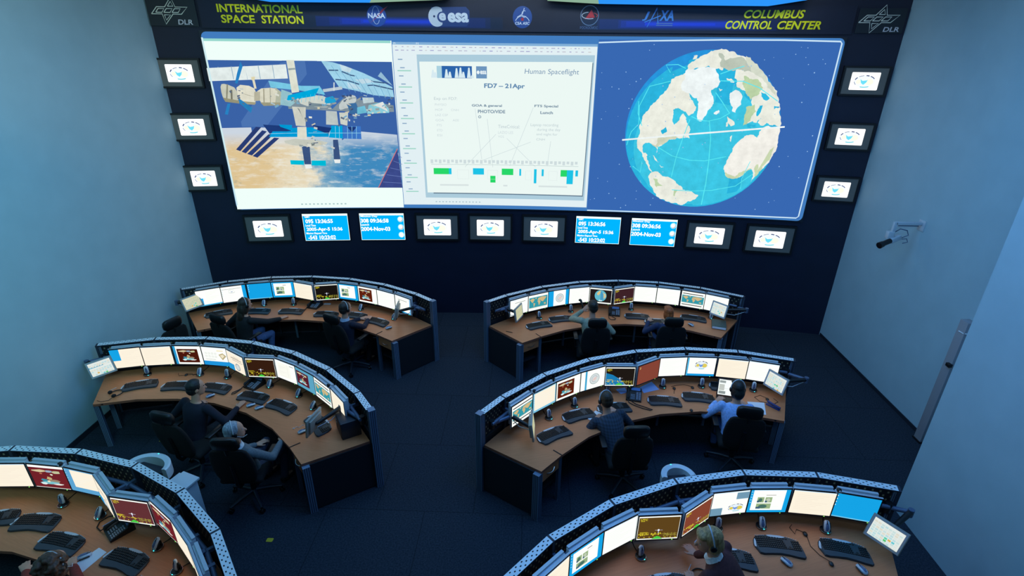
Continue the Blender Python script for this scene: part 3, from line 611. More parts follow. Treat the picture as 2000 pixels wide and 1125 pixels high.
for x0, x1, y0, y1, n in ((1040, 1450, 310, 480, 44), (620, 1000, 340, 425, 16), (440, 600, 300, 410, 5), (700, 800, 440, 580, 6), (735, 805, 600, 670, 5), (960, 1130, 470, 570, 7), (640, 960, 690, 735, 12), (140, 260, 270, 390, 7)):
    for k in range(n):
        x, y, e, f = rng.uniform(x0, x1), rng.uniform(y0, y1), rng.uniform(4, 17), rng.uniform(2, 8); t = rng.uniform(-.5, .5)
        A.poly([mpx(x+a*e-b*f*t, y+b*f+a*e*t) for a, b in ((-1, -1), (1, -1), (1, 1), (-1, 1))], rng.choice([(226, 228, 216), (200, 206, 200), (150, 160, 160), (96, 112, 132), (176, 200, 208), (120, 170, 200), (214, 206, 176), (60, 80, 120)]), top)
for k in range(1, 9):
    t = k/9.0; A.line([mpx(920+t*555, 78+t*202), mpx(1060+t*430, 280+t*78)], .008, (112, 170, 205), top)
for x in range(680, 900, 36): A.line([mpx(x, 345-(x-660)*.24), mpx(x-14, 386-(x-660)*.17)], .006, (90, 205, 235), top)
link('station_picture', A.mesh('station_picture', 'bigtex', vs_(0.046), 0.0002, CUT), vw)
A = Art(); A.rect(-2.225, 2.395, 1.345, 5.285, (226, 240, 244)); A.rect(-2.225, 5.245, 1.345, 5.285, (130, 175, 215)); A.text('Presentation - FD7 - Slides', -2.2, 5.252, -1.5, 5.278, (235, 245, 250))
for r_ in range(2):
    x = -2.18
    while x < 1.2:
        wd = rng.uniform(.02, .07); A.rect(x, 5.205-.055*r_, x+wd, 5.218-.055*r_, (rng.randint(150, 205),)*2+(205,)); x += wd+rng.uniform(.03, .09)
A.poly([(-1.81, 5.09), (1.31, 5.11), (1.29, 2.53), (-1.79, 2.54)], (172, 204, 220))
A.poly([(-1.755, 4.955), (1.29, 4.985), (1.26, 2.61), (-1.735, 2.62)], (96, 120, 140)); A.poly([(-1.77, 4.975), (1.275, 5.0), (1.245, 2.63), (-1.75, 2.64)], (236, 248, 244))
A.rect(-1.58, 4.71, -1.38, 4.91, (170, 210, 225)); A.rect(-1.38, 4.71, -0.77, 4.91, (44, 100, 170)); A.rect(-0.77, 4.71, -0.58, 4.91, (110, 150, 190)); A.text('esa', -0.70, 4.78, -0.59, 4.84, (235, 245, 248), .03); A.ell(-.735, 4.81, .025, .03, (235, 245, 248))
for x, h in ((-1.54, .13), (-1.5, .09), (-1.3, .14), (-1.24, .1), (-1.12, .16), (-1.05, .17), (-1.0, .1), (-.9, .17), (-.84, .05)): A.poly([(x-.035, 4.715), (x+.035, 4.715), (x+.015, 4.715+h), (x-.01, 4.715+h)], (215, 235, 242))
A.text('Human Spaceflight', .09, 4.77, 1.05, 4.88, (120, 150, 180), 0, .1); A.text('FD7 – 21Apr', -.63, 4.53, .10, 4.63, (92, 135, 175), .03)
gd = (120, 145, 165); gl = (190, 205, 210)
for s, x0, y0, x1, y1, c, b in (('GOA & general', -.86, 4.22, -.31, 4.275, gd, .03), ('PHOTO/VIDE', -.75, 4.12, -.25, 4.18, gd, .03), ('O', -.745, 4.03, -.69, 4.08, gd, .03), ('FTS Special', .28, 4.225, .71, 4.28, gd, .03), ('Lunch', .39, 4.12, .62, 4.17, gd, .03),
    ('Exp on FD7:', -1.54, 4.325, -1.12, 4.39, gl, 0), ('TimeCritical:', -.38, 3.86, .02, 3.92, gl, 0), ('Laptop recording', .22, 3.89, .73, 3.955, gl, 0), ('during the day', .34, 3.81, .77, 3.87, gl, 0), ('and night for', .33, 3.73, .72, 3.785, gl, 0), ('CNH', .33, 3.65, .49, 3.69, gl, 0),
    ('PHYSIO', -1.53, 4.24, -1.32, 4.28, (205, 218, 222), 0), ('MOP        CNH', -1.53, 4.15, -1.1, 4.19, (205, 218, 222), 0), ('LAZ CSP', -1.53, 4.06, -1.3, 4.10, (205, 218, 222), 0), ('GOA        AEE', -1.53, 3.97, -1.1, 4.01, (205, 218, 222), 0), ('FTS', -1.51, 3.88, -1.42, 3.92, (205, 218, 222), 0), ('ETD', -1.51, 3.79, -1.41, 3.83, (205, 218, 222), 0), ('ESI', -1.51, 3.70, -1.42, 3.74, (205, 218, 222), 0), ('LAZIO LES', -.38, 3.76, -.1, 3.81, (205, 218, 222), 0), ('VO2', -.38, 3.69, -.27, 3.73, (205, 218, 222), 0)): A.text(s, x0, y0, x1, y1, c, b)
for a, b in (((-.8, 4.2), (-.69, 3.29)), ((-.58, 4.02), (-.48, 3.14)), ((.26, 4.23), (-.16, 3.17)), ((-.42, 3.75), (-1.01, 3.14)), ((-.22, 3.68), (.33, 3.16)), ((.23, 3.62), (-.67, 3.27)), ((.6, 3.64), (.55, 3.18))): A.line([a, b], .006, (195, 210, 214))
for k in range(36): A.rect(-1.66+.078*k, 3.205+.02*(k % 2), -1.61+.078*k, 3.275, (206, 220, 222))
A.rect(-1.65, 3.185, 1.14, 3.192, (180, 200, 200))
GR, CY = (40, 215, 105), (30, 195, 230)
for x0, y0, x1, y1, c in ((-1.61, 3.0, -1.32, 3.115, GR), (-1.32, 3.0, -1.27, 3.115, CY), (-.86, 3.0, -.65, 3.12, CY), (-.53, 2.85, -.43, 2.98, GR), (-.31, 3.0, -.09, 3.12, GR), (.025, 2.99, .06, 3.12, CY), (.305, 2.85, .355, 3.12, CY), (.45, 2.99, .49, 3.12, CY), (.81, 2.99, .93, 3.115, GR), (.93, 2.85, 1.05, 3.115, CY), (1.09, 3.0, 1.14, 3.115, CY)): A.rect(x0, y0, x1, y1, c)
for x0, x1 in ((-1.2, -.9), (-.62, -.35), (.12, .28), (.55, .78)): A.ring((x0+x1)/2, 3.0, (x1-x0)/2, .12, .005, (215, 226, 226), 4, 45, 405)
for x0, x1 in ((-1.5, -.95), (-.28, -.2), (.4, .95)): A.rect(x0, 2.78, x1, 2.81, (215, 226, 226))
for k in range(18):
    z = 5.0-.135*k; A.rect(-2.14+.03*(k % 2), z, -2.06+.03*(k % 2), z+.018, (140, 170, 200))
    if k % 2: A.rect(-2.16, z-.05, -1.92, z-.03, (160, 215, 200))
for k in range(14): A.rect(-1.6+.065*k, 2.455, -1.57+.065*k, 2.475, (170, 195, 205))
link('slide_window', A.mesh('slide_window', 'big', vs_(0.046), 0.0002, CUT), vw)
A = Art(); A.ell(3.29, 3.855, 1.335, 1.365, (40, 150, 222), 60); A.ell(3.30, 3.80, 1.325, 1.31, (44, 182, 224), 60); A.ell(3.33, 3.62, 1.2, 1.1, (62, 200, 230), 50); decode(A, GLOBE, 1)
link('globe_picture', A.mesh('globe_picture', 'bigtex', vs_(0.046), 0.0002, CUT), vw)
# ------------------------------------------------------------------ curved control desks
ANG = [-42.86, -36.07, -24.04, -12.02, 0.0, 12.02, 24.04, 36.07]
RB, RF, RD, HR, HD = 3.645, 3.565, 2.715, 1.20, 0.74
CONS = {'front left': (-4.0711, 5.5937, .01222, -1), 'front right': (1.8754, 5.7553, .04444, 1), 'middle left': (-4.8685, 3.1918, -.23118, -1),
        'middle right': (2.5231, 3.2767, .26047, 1), 'near left': (-5.2367, .7519, -.33421, -1), 'near right': (2.6827, .7730, .31689, 1)}
def lp(s, r, a): a = R_(a); return (s*r*sin(a), r*cos(a))
def cw(k, r, a, z=0.0, yaw=0.0):
    cx, cy, ph, s = CONS[k]; X, Y = lp(s, r, a)
    return T(cx+cos(ph)*X-sin(ph)*Y, cy+sin(ph)*X+cos(ph)*Y, z) @ rotz(ph-s*R_(a)+yaw)
def perf_seg(s, a0, a1, top):
    # perforated sheet between two joints: True = cap strip, False = upright back sheet
    p0 = V(lp(s, 1, a0)); p1 = V(lp(s, 1, a1)); g = 0.012
    t = (p1-p0).normalized(); F0, F1, B0, B1 = p0*RF+t*g, p1*RF-t*g, p0*RB+t*g, p1*RB-t*g
    L = (F1-F0).length; N = max(3, int(round(L/0.072)))
    mb = MB(); nx = 4*N+1; ny = 7
    if top: P = lambda i, j: tuple((F0.lerp(F1, i/nx)).lerp(B0.lerp(B1, i/nx), j/ny))+(HR,)
    else:
        ny = 15
        P = lambda i, j: tuple(F0.lerp(F1, i/nx).lerp(B0.lerp(B1, i/nx), .55))+(0.80+0.36*j/ny,)
    vs = [P(i, j) for j in range(ny+1) for i in range(nx+1)]; fs = []; hs = []
    for j in range(ny):
        for i in range(nx):
            q = (j*(nx+1)+i, j*(nx+1)+i+1, (j+1)*(nx+1)+i+1, (j+1)*(nx+1)+i)
            hole = (j % 2 == 1) and (i % 4 == (1 if (j//2) % 2 == 0 else 3))
            (hs if hole else fs).append(q)
    mb.add(vs, fs, 0)
    if top:
        dn = [(x, y, z-0.004) for x, y, z in vs]; mb.add(dn, hs, 1)
        E = [tuple(F0), tuple(F1), tuple(B1), tuple(B0)]
        lo = [(x, y, HR-0.016) for x, y in E]; hi = [(x, y, HR) for x, y in E]
        mb.add(lo+hi, [(0, 1, 5, 4), (1, 2, 6, 5), (2, 3, 7, 6), (3, 0, 4, 7), (0, 3, 2, 1)], 2)
    else:
        mb.add(vs, hs, 1)  # light showing in the holes is painted as pale faces
        nb = -(F0.lerp(F1, .5)).normalized()*-0.012
        mb.add([(x+nb.x, y+nb.y, z) for x, y, z in (vs[0], vs[nx], vs[-1], vs[-1-nx])], [(0, 1, 2, 3)], 0)
    return mb
def post(mb, x, y, yaw, w, z0, z1):
    X = T(x, y, 0) @ rotz(yaw); mb.box((0, 0, (z0+z1)/2), (w, w, z1-z0), 0, X)
    for k in (-1, 0, 1):
        for ax in (0, 1):
            for sg in (-1, 1):
                c = (k*w*.28, sg*w*.5, (z0+z1)/2) if ax == 0 else (sg*w*.5, k*w*.28, (z0+z1)/2)
                d = (w*.09, .003, z1-z0-.01) if ax == 0 else (.003, w*.09, z1-z0-.01)
                mb.box(c, d, 1, X)
def console_spec(s):
    sp = []; yw = lambda a: -s*R_(a)
    # table top
    inner = [lp(s, 2.745, -42.5)]+[lp(s, RD, a) for a in (-34.5, -24, -12, 0, 12, 23.5, 34.7)]
    outer = [lp(s, 3.56, a) for a in ANG[:-1]]+[lp(s, 3.56, 35.8)]
    sp.append(('tabletop', MB().prism(inner+outer[::-1], HD-.036, HD, 1, None, 0).mesh('tabletop', ['wood', 'woodedge'], 30)))
    for i in range(7):
        sp.append(('perforated_cap', perf_seg(s, ANG[i], ANG[i+1], True).mesh('perforated_cap', ['strip', 'hole', 'aludk'], 0)))
        sp.append(('perforated_back', perf_seg(s, ANG[i], ANG[i+1], False).mesh('perforated_back', ['panel', 'lit_hole'], 0)))
    # lower modesty panels behind the desk
    mb = MB()
    for i in range(7):
        a, b = V(lp(s, 3.60, ANG[i])), V(lp(s, 3.60, ANG[i+1])); n_ = (a+b).normalized()*.01
        mb.add([tuple(q)+(z,) for z in (.03, .80) for q in (a-n_, b-n_, b+n_, a+n_)], [(0, 1, 5, 4), (1, 2, 6, 5), (2, 3, 7, 6), (3, 0, 4, 7), (0, 3, 2, 1), (4, 5, 6, 7)])
    sp.append(('modesty_panel', mb.mesh('modesty_panel', 'panel', 0)))
    for a in ANG[1:]:
        x, y = lp(s, 3.605, a); mb = MB(); mb.box((0, 0, .60), (.030, .085, 1.195), 0, T(x, y, 0) @ rotz(yw(a)))
        sp.append(('joint_post', mb.mesh('joint_post', ['aludk'], 0)))
    mb = MB(); mb.tube([lp(s, 3.50, a)+(1.03,) for a in [-41.5]+ANG[1:-1]+[35]], .022, 10)
    for a in ANG[1:-1]: mb.cyl(lp(s, 3.48, a-.4)+(1.03,), lp(s, 3.48, a+.4)+(1.03,), .03, None, 10); mb.box((0, .05, 1.03), (.03, .1, .04), 0, T(*lp(s, 3.50, a), 0) @ rotz(yw(a)))
    sp.append(('monitor_rail', mb.mesh('monitor_rail', 'tube')))
    mb = MB(); post(mb, *lp(s, 3.62, -42.86), yw(-42.86), .085, 0, HR+.002); sp.append(('end_post', mb.mesh('end_post', ['alu', 'aludk'], 0)))
    mb = MB(); post(mb, *lp(s, 2.785, -42.75), yw(-42.75), .085, 0, HD-.036); sp.append(('corner_post', mb.mesh('corner_post', ['alu', 'aludk'], 0)))
    a, b = V(lp(s, 2.83, -42.75)), V(lp(s, 3.58, -42.86)); t = (b-a).normalized(); nn = V((-t.y, t.x))*.008
    mb = MB(); mb.add([tuple(q)+(z,) for z in (.02, HD-.036) for q in (a-nn, b-nn, b+nn, a+nn)], [(0, 1, 5, 4), (1, 2, 6, 5), (2, 3, 7, 6), (3, 0, 4, 7), (0, 3, 2, 1), (4, 5, 6, 7)])
    sp.append(('side_panel', mb.mesh('side_panel', 'panel', 0)))
    mb = MB(); post(mb, *lp(s, 2.76, -34.2), yw(-34.2), .045, 0, HD-.036); sp.append(('pedestal_post', mb.mesh('pedestal_post', ['alu', 'aludk'], 0)))
    for rr in (2.765, 3.18): 
        mb = MB(); post(mb, *lp(s, rr, 34.4), yw(34.4), .06, 0, HD-.036); sp.append(('leg', mb.mesh('leg', ['alu', 'aludk'], 0)))
    mb = MB(); post(mb, *lp(s, 3.61, 35.9), yw(35.9), .06, 0, HR-.04); sp.append(('rear_leg', mb.mesh('rear_leg', ['alu', 'aludk'], 0)))
    a, b = V(lp(s, 2.76, -41.9)), V(lp(s, 2.745, -34.9)); mid = (a+b)/2; t = (b-a).normalized(); n_ = V((-t.y, t.x)); n_ = n_ if n_.dot(mid) < 0 else -n_
    X = M(((t.x, -n_.x, 0, mid.x), (t.y, -n_.y, 0, mid.y), (0, 0, 1, 0), (0, 0, 0, 1))); L = (b-a).length
    dr = MB().box((0, .25, .615), (L, .5, .165), 0, X).box((0, -.001, .615), (L-.004, .012, .16), 0, X, .003).mesh('drawer', 'wood', 0)
    hd = MB().tube([X @ V((-.075+.15*i/8, -.008-.022*sin(pi*i/8), .62-.012*sin(pi*i/8))) for i in range(9)], .005, 8).mesh('handle', 'chrome')
    sp.append(('drawer', dr, [('handle', hd)]))
    sp.append(('shelf', MB().box((0, .28, .30), (L, .44, .02), 0, X).mesh('shelf', 'panel', 0)))
    for a in (-3.2, 3.4, -31.0, 32.0):
        sp.append(('cable_port', MB().box((0, 0, .722), (.06, .012, .02), 0, T(*lp(s, 2.712, a), 0) @ rotz(yw(a))).mesh('cable_port', 'black', 0)))
    sp.append(('seam_strip', MB().box((0, .05, HD+.002), (.012, .13, .006), 0, T(*lp(s, 2.73, -34.6), 0) @ rotz(yw(-34.6))).mesh('seam_strip', 'blacks', 0)))
    for a in (-18, -6, 6, 18):
        sp.append(('support_leg', MB().box((0, 0, .36), (.035, .035, .70), 0, T(*lp(s, 3.36, a), 0) @ rotz(yw(a))).mesh('support_leg', 'alu', 0)))
    return sp
SPEC = {-1: console_spec(-1), 1: console_spec(1)}
DL = {'front left': 'curved wooden control desk in the front row left, below the space station picture', 'front right': 'curved wooden control desk in the front row right, below the globe picture',
      'middle left': 'curved wooden control desk in the middle row left, with the grey haired man', 'middle right': 'curved wooden control desk in the middle row right, with the laptop user',
      'near left': 'curved wooden control desk cut off at the bottom left corner of the photo', 'near right': 'curved wooden control desk at the bottom right, where the blonde person leans'}
for k, (cx, cy, ph, s) in CONS.items():
    root = thing('control_desk', DL[k], 'desk', T(cx, cy, 0) @ rotz(ph), 'curved control desks'); parts(root, SPEC[s])

# ------------------------------------------------------------------ monitor pictures (unit 0.404 x 0.303, origin lower left)
SW, SH = 0.404, 0.303
BL, WH, CR = (20, 160, 225), (250, 255, 248), (248, 238, 218)
def scr(): A = Art(); return A
def pale_lines(A, x0, y0, x1, y1, c=(236, 236, 226), n=9):
    for i in range(n): A.rect(x0+.01, y0+(y1-y0)*(i+.35)/n, x1-.02-.05*((i*7) % 4), y0+(y1-y0)*(i+.35)/n+.004, c)
def s_white(c=WH, lines=(238, 242, 236)):
    A = scr(); A.rect(0, 0, SW, SH, c); A.rect(0, SH-.01, SW, SH, (210, 235, 250)); pale_lines(A, 0.03, .05, SW-.04, SH-.04, lines); return A
def s_cream(): return s_white(CR, (240, 226, 206))
def s_winblue(x0, y0, x1, y1, c=WH, bg=BL):
    A = scr(); A.rect(0, 0, SW, SH, bg); A.rect(x0, y0, x1, y1, c); pale_lines(A, x0+.02, y0+.03, x1-.02, y1-.03, (236, 242, 238), 6)
    for i in range(5): A.rect(.008, SH-.03-.035*i, .02, SH-.02-.035*i, (170, 220, 240))
    return A
def s_corner(top):
    A = scr(); A.rect(0, 0, SW, SH, WH if not top else CR)
    if top: A.rect(0, .12, .12, SH, BL); pale_lines(A, .14, .05, SW-.02, SH-.03, (240, 228, 210))
    else: A.rect(0, 0, .1, .15, BL); A.rect(0, 0, SW, .022, (60, 175, 225)); pale_lines(A, .14, .05, SW-.02, SH-.03)
    return A
def s_blue(): 
    A = scr(); A.rect(0, 0, SW, SH, BL); A.rect(0, 0, SW, .012, (120, 200, 235))
    for i in range(4): A.rect(.01, SH-.035-.04*i, .022, SH-.02-.04*i, (190, 230, 245))
    return A
def thumbs(A, x, y, w, h):
    for i, (cx, cy, sx) in enumerate(((0, .52, .46), (.54, .52, .46), (0, 0, 1.0))):
        A.rect(x+cx*w, y+cy*h, x+(cx+sx)*w, y+(cy+.44)*h, (150, 175, 130)); A.ell(x+(cx+sx*.45)*w, y+(cy+.2)*h, sx*w*.3, h*.16, (70, 110, 100) if i != 1 else (190, 200, 180), 12); A.rect(x+cx*w, y+cy*h, x+(cx+sx*.3)*w, y+(cy+.16)*h, (60, 90, 120))
def s_thumbs(): A = s_winblue(.035, .035, SW-.055, SH-.02); thumbs(A, .075, .07, .14, .15); A.rect(.2, .24, .26, .25, (140, 120, 130)); return A
def s_thumbs_wide(): A = s_winblue(.03, .03, SW-.045, SH-.005); thumbs(A, .08, .055, .15, .16); A.rect(.16, .235, .26, .242, (150, 140, 140)); return A
def s_doc(blue=False):
    A = s_white()
    A.rect(.1, .232, .32, .239, (60, 60, 70))
    if blue: A.rect(0, 0, SW, .02, BL); A.rect(SW-.02, 0, SW, SH, (40, 150, 215))
    return A
def s_hud(bg, diag=False):
    A = scr(); A.rect(0, 0, SW, SH, WH); A.rect(.004, .014, SW-.004, SH-.016, bg); ye = (222, 205, 50)
    if diag: A.poly([(.004, .21), (.10, .18), (.22, .10), (.30, .014), (.004, .014)], (25, 120, 175))
    A.text('UTC', .018, .25, .085, .275, ye, .03); A.rect(.02, .24, .06, .245, ye); r = random.Random(int(sum(bg)))
    for i in range(22):
        x = .015+.017*i; h = r.uniform(.008, .022) ; A.rect(x, .05+r.uniform(0, .03), x+.011, .055+h+r.uniform(0, .02), ye if i < 14 else (150, 140, 60))
        if i % 3 == 0: A.rect(x, .03, x+.012, .038, ye)
    A.poly([(.14, .016), (.25, .016), (.22, .045), (.19, .055)], (70, 200, 70)); A.rect(.25, .06, SW-.015, .062, (190, 180, 70)); A.rect(.25, .085, SW-.015, .087, (190, 180, 70))
    for i in range(4): A.rect(.26+.035*i, .03, .262+.035*i, .1, (190, 180, 70))
    A.rect(.02, .1, .11, .104, ye); A.rect(.02, .108, .095, .112, ye); A.ell(.2, .135, .010, .014, (235, 240, 250), 12); A.line([(.165, .135), (.24, .135)], .003, (215, 215, 235)); A.line([(.2, .13), (.2, .095)], .006, (190, 200, 240)); return A
def s_collage(bg, x0=.05, y0=.03, x1=SW-.05, y1=SH-.045, fr=WH, left=True):
    A = scr(); A.rect(0, 0, SW, SH, fr)
    if left: A.rect(0, 0, .035, SH, (40, 150, 205))
    A.rect(x0, y0, x1, y1, bg); w, h = x1-x0, y1-y0; r = random.Random(5)
    for cx, cy, sx, sy, c in ((.28, .83, .2, .07, (205, 190, 150)), (.55, .85, .12, .06, (150, 170, 190)), (.75, .82, .14, .08, (190, 190, 150)), (.3, .70, .05, .03, (200, 120, 90)), (.6, .68, .04, .04, (225, 220, 200)), (.5, .48, .08, .09, (190, 170, 120)), (.35, .36, .12, .08, (60, 140, 160)), (.6, .36, .16, .09, (150, 130, 110)), (.48, .25, .3, .07, (120, 190, 200)), (.3, .2, .1, .05, (220, 235, 235)), (.72, .2, .16, .04, (225, 220, 215)), (.45, .33, .05, .06, (230, 225, 190))):
        A.poly([(x0+w*(cx+sx*cos(a)*r.uniform(.7, 1.2)), y0+h*(cy+sy*sin(a)*r.uniform(.7, 1.2))) for a in [2*pi*i/9 for i in range(9)]], c)
    return A
def worldmap(A, x0, y0, x1, y1):
    A.rect(x0, y0, x1, y1, (50, 150, 165)); P = lambda *q: A.poly([(x0+(x1-x0)*a, y0+(y1-y0)*b) for a, b in q], (205, 180, 130))
    P((.03, .82), (.2, .92), (.3, .8), (.24, .62), (.19, .5), (.12, .62), (.08, .72)); P((.23, .48), (.33, .42), (.28, .15), (.25, .12)); P((.32, .9), (.42, .95), (.37, .78)); P((.45, .55), (.47, .66), (.58, .64), (.62, .5), (.56, .2), (.52, .22), (.5, .45))
    P((.45, .7), (.5, .88), (.7, .95), (.95, .86), (.9, .75), (.8, .55), (.74, .46), (.68, .52), (.6, .66), (.52, .68)); P((.8, .32), (.9, .34), (.92, .18), (.82, .2)); A.rect(x0, y0, x1, y0+.06*(y1-y0), (215, 215, 200))
def s_map(bars=True, ar=.06):
    A = scr(); A.rect(0, 0, SW, SH, WH)
    if bars: A.rect(.02, .035, SW-.03, .05, (45, 35, 35)); A.rect(.02, SH-.05, SW-.03, SH-.035, (45, 35, 35))
    worldmap(A, .012, ar, SW-.012, SH-ar); return A
def s_emblem(side=True):
    A = scr(); A.rect(0, 0, SW, SH, BL if side else WH); A.rect(.1, 0, SW-.06, SH, WH)
    if not side: A.rect(.07, 0, .1, SH, (60, 160, 205))
    A.ell(.225, .15, .082, .088, (165, 175, 180)); A.ell(.225, .15, .072, .078, (212, 222, 222)); A.ring(.225, .15, .045, .05, .01, (180, 185, 195), 20, 20, 300); A.poly([(.19, .12), (.25, .13), (.26, .18), (.21, .17)], (225, 200, 195)); return A
def s_logo(blue=True):
    A = s_white(); 
    if blue: A.rect(0, 0, SW, .035, (20, 150, 220)); A.rect(0, 0, .02, SH, (60, 175, 225))
    station_logo(A, .08, .09, .33, .28, False); return A
def s_logo_blocks():
    A = s_white(); A.rect(.27, .2, SW, SH-.015, (110, 150, 175)); A.rect(0, .0, .14, .10, (110, 150, 175)); station_logo(A, .17, .02, .40, .16, False); return A
def s_globe():
    A = scr(); A.rect(0, 0, SW, SH, WH); A.rect(.006, .025, SW-.006, SH-.025, (35, 28, 28)); A.ell(.2, .155, .108, .115, (95, 180, 200)); A.poly([(.13, .2), (.17, .25), (.2, .26), (.19, .2), (.16, .16), (.14, .17)], (215, 190, 130)); A.poly([(.24, .22), (.29, .2), (.3, .14), (.26, .1), (.24, .16)], (205, 195, 150)); A.poly([(.17, .05), (.24, .05), (.22, .07), (.18, .07)], (235, 240, 240)); A.poly([(.2, .26), (.2, .06), (.26, .08), (.25, .2)], (70, 150, 190)); return A
def s_red():
    A = scr(); A.rect(0, 0, SW, SH, (130, 66, 52)); A.text('J', .025, .25, .04, .285, (240, 225, 130), .03); return A
def s_docemblem():
    A = s_cream(); A.rect(.1, .21, .36, .218, (60, 50, 50)); A.rect(.13, .18, .38, .186, (90, 80, 80)); A.rect(.16, .235, .3, .24, (150, 140, 140)); A.ell(.24, .085, .06, .06, (150, 160, 165)); A.ell(.24, .085, .045, .045, (205, 215, 215)); A.rect(0, 0, .15, .1, (40, 150, 210)); return A
def s_diagram():
    A = s_white(); A.rect(0, 0, SW, .07, (30, 145, 215)); A.rect(.24, .25, .34, .258, (225, 190, 60)); 
    for i in range(4):
        for j in range(2): A.ring(.06+.05*i, .2-.05*j, .018, .016, .003, (150, 150, 145), 4, 45, 405)
    A.rect(.04, .1, .2, .104, (110, 110, 105)); A.poly([(.26, .19), (.33, .22), (.38, .17), (.31, .1)], (185, 170, 130)); A.poly([(.28, .18), (.33, .2), (.35, .17), (.31, .13)], (235, 225, 195)); return A
def s_grid():
    A = s_white(); A.rect(.06, .05, .3, .27, (246, 246, 236)); A.line([(.25, .06), (.25, .27)], .003, (210, 210, 205)); A.rect(.3, .262, .38, .27, (70, 70, 70)); pale_lines(A, .07, .05, .25, .25, (228, 228, 220), 10); return A
def s_winellipse():
    A = s_winblue(0, 0.0, SW-.06, SH, WH, BL); A.rect(.01, .255, .33, .26, (80, 80, 85)); A.ring(.17, .205, .055, .035, .003, (100, 105, 130), 24, 40, 160); A.ring(.17, .205, .055, .03, .004, (110, 110, 120), 24, 200, 340); A.ell(.17, .2, .018, .012, (190, 200, 220), 12); return A
PIC = {}
def pic(key):
    if key not in PIC:
        f = {'white': s_white, 'cream': s_cream, 'blue': s_blue, 'thumbs': s_thumbs, 'thumbsw': s_thumbs_wide, 'doc': s_doc, 'docb': lambda: s_doc(True), 'hudk': lambda: s_hud((22, 18, 16)), 'hudb': lambda: s_hud((52, 28, 16), False), 'hudd': lambda: s_hud((30, 24, 20), True), 'hudm': lambda: s_hud((96, 48, 52)), 'hudm2': lambda: s_hud((60, 32, 38)), 'hudy': lambda: s_hud((92, 66, 28)), 'hudr': lambda: s_hud((130, 66, 48)),
             'coll': lambda: s_collage((72, 22, 12)), 'collr': lambda: s_collage((110, 32, 40), .0, .006, SW, SH-.03, WH, False), 'colls': lambda: s_collage((92, 30, 14), .02, .03, .3, .27, WH, False), 'collp': lambda: s_collage((84, 28, 44), .01, .05, .28, .26, (90, 160, 190), False),
             'map': lambda: s_map(False, .045), 'mapb': lambda: s_map(True, .075), 'emb': lambda: s_emblem(True), 'embw': lambda: s_emblem(False), 'logo': s_logo, 'logob': s_logo_blocks, 'globe': s_globe, 'red': s_red, 'dem': s_docemblem, 'diag': s_diagram, 'grid': s_grid, 'we': s_winellipse, 'cbl': lambda: s_corner(False), 'ctl': lambda: s_corner(True),
             'wf': lambda: s_winblue(.02, .03, SW-.012, SH-.012, CR, (120, 190, 220)), 'wf2': lambda: s_winblue(.07, .06, SW-.02, SH-.012, CR, (90, 160, 205))}[key]
        PIC[key] = f().mesh('screen', 'scr', lambda x, y, d: (x-SW/2, -0.012-d, y+.018), 0.0003)
    return PIC[key]
NAMES = {'white': 'a blank white page', 'cream': 'a blank cream page', 'blue': 'a plain sky blue desktop', 'thumbs': 'picture thumbnails on blue', 'thumbsw': 'picture thumbnails beside a blue strip', 'doc': 'a white page with one dark line', 'docb': 'a dark line and blue border', 'hudk': 'a black flight view with yellow marks', 'hudb': 'a dark brown flight view with yellow marks', 'hudd': 'a dark flight view with a blue diagonal', 'hudm': 'a maroon flight view with yellow marks', 'hudm2': 'a dark maroon flight view', 'hudy': 'an ochre flight view with yellow marks', 'hudr': 'a rust red flight view',
         'coll': 'a dark red picture collage', 'collr': 'a maroon picture collage', 'colls': 'a brown picture collage', 'collp': 'a purple picture collage on blue', 'map': 'a world map', 'mapb': 'a world map between black bars', 'emb': 'a round grey emblem between blue strips', 'embw': 'a round grey emblem on white', 'logo': 'an oval emblem above a blue strip', 'logob': 'an oval emblem and two grey blue blocks', 'globe': 'a globe on black', 'red': 'a plain brick red picture', 'dem': 'a cream page with a round emblem', 'diag': 'a diagram above a blue strip', 'grid': 'a white table', 'we': 'an oval outline and right blue strip', 'cbl': 'a blue corner at bottom left', 'ctl': 'a blue corner at top left', 'wf': 'a cream page in a light blue frame', 'wf2': 'a cream page on pale blue'}
MW = 0.428; MHs = [MB() for _ in range(4)]
h = MB().box((0, 0.0, .17), (MW, .024, .34), 0, None, .004).box((0, .04, .175), (MW-.05, .05, .30), 0, None, .008).box((0, .052, .335), (MW-.06, .03, .02), 0)
HOUSE = h.mesh('housing', 'silver', 40)
BEZ = MB().box((0, -.0115, .009), (MW, .003, .018)).box((0, -.0115, .3305), (MW, .003, .019)).box((-MW/2+.006, -.0115, .17), (.012, .003, .34)).box((MW/2-.006, -.0115, .17), (.012, .003, .34)).mesh('bezel', 'bezel', 0)
LEDM = MB().box((.15, -.0135, .008), (.01, .002, .005)).mesh('power_light', 'ledg', 0)
def arm_mesh(d): return MB().box((0, .068, .17), (.11, .012, .11), 0, None, .004).box((0, .07+d/2, .17), (.035, d, .045), 0).mesh('mount_arm', 'tube', 0)
ARM = {.05: arm_mesh(.06), .15: arm_mesh(.155)}
MON = [(-33.9, 3.395, 0), (-27.3, 3.385, 0), (-20.2, 3.385, 0), (-13.1, 3.385, 0), (-6.5, 3.295, 1), (1.1, 3.295, -1), (8.0, 3.385, 0), (15.1, 3.385, 0), (22.5, 3.385, 0), (29.4, 3.395, 0)]
LAY = {'front left': 'docb white colls thumbs hudk cream thumbs blue we cbl', 'front right': 'doc map emb white globe hudm2 white white mapb white',
       'middle left': 'cream mapb collp grid hudb dem diag coll cream ctl', 'middle right': 'mapb wf colls embw hudd red white logo cream white',
       'near left': '- cream cream collr hudm dem wf2 collr cream -', 'near right': '- cream thumbs white hudy hudr logob thumbsw cream blue'}
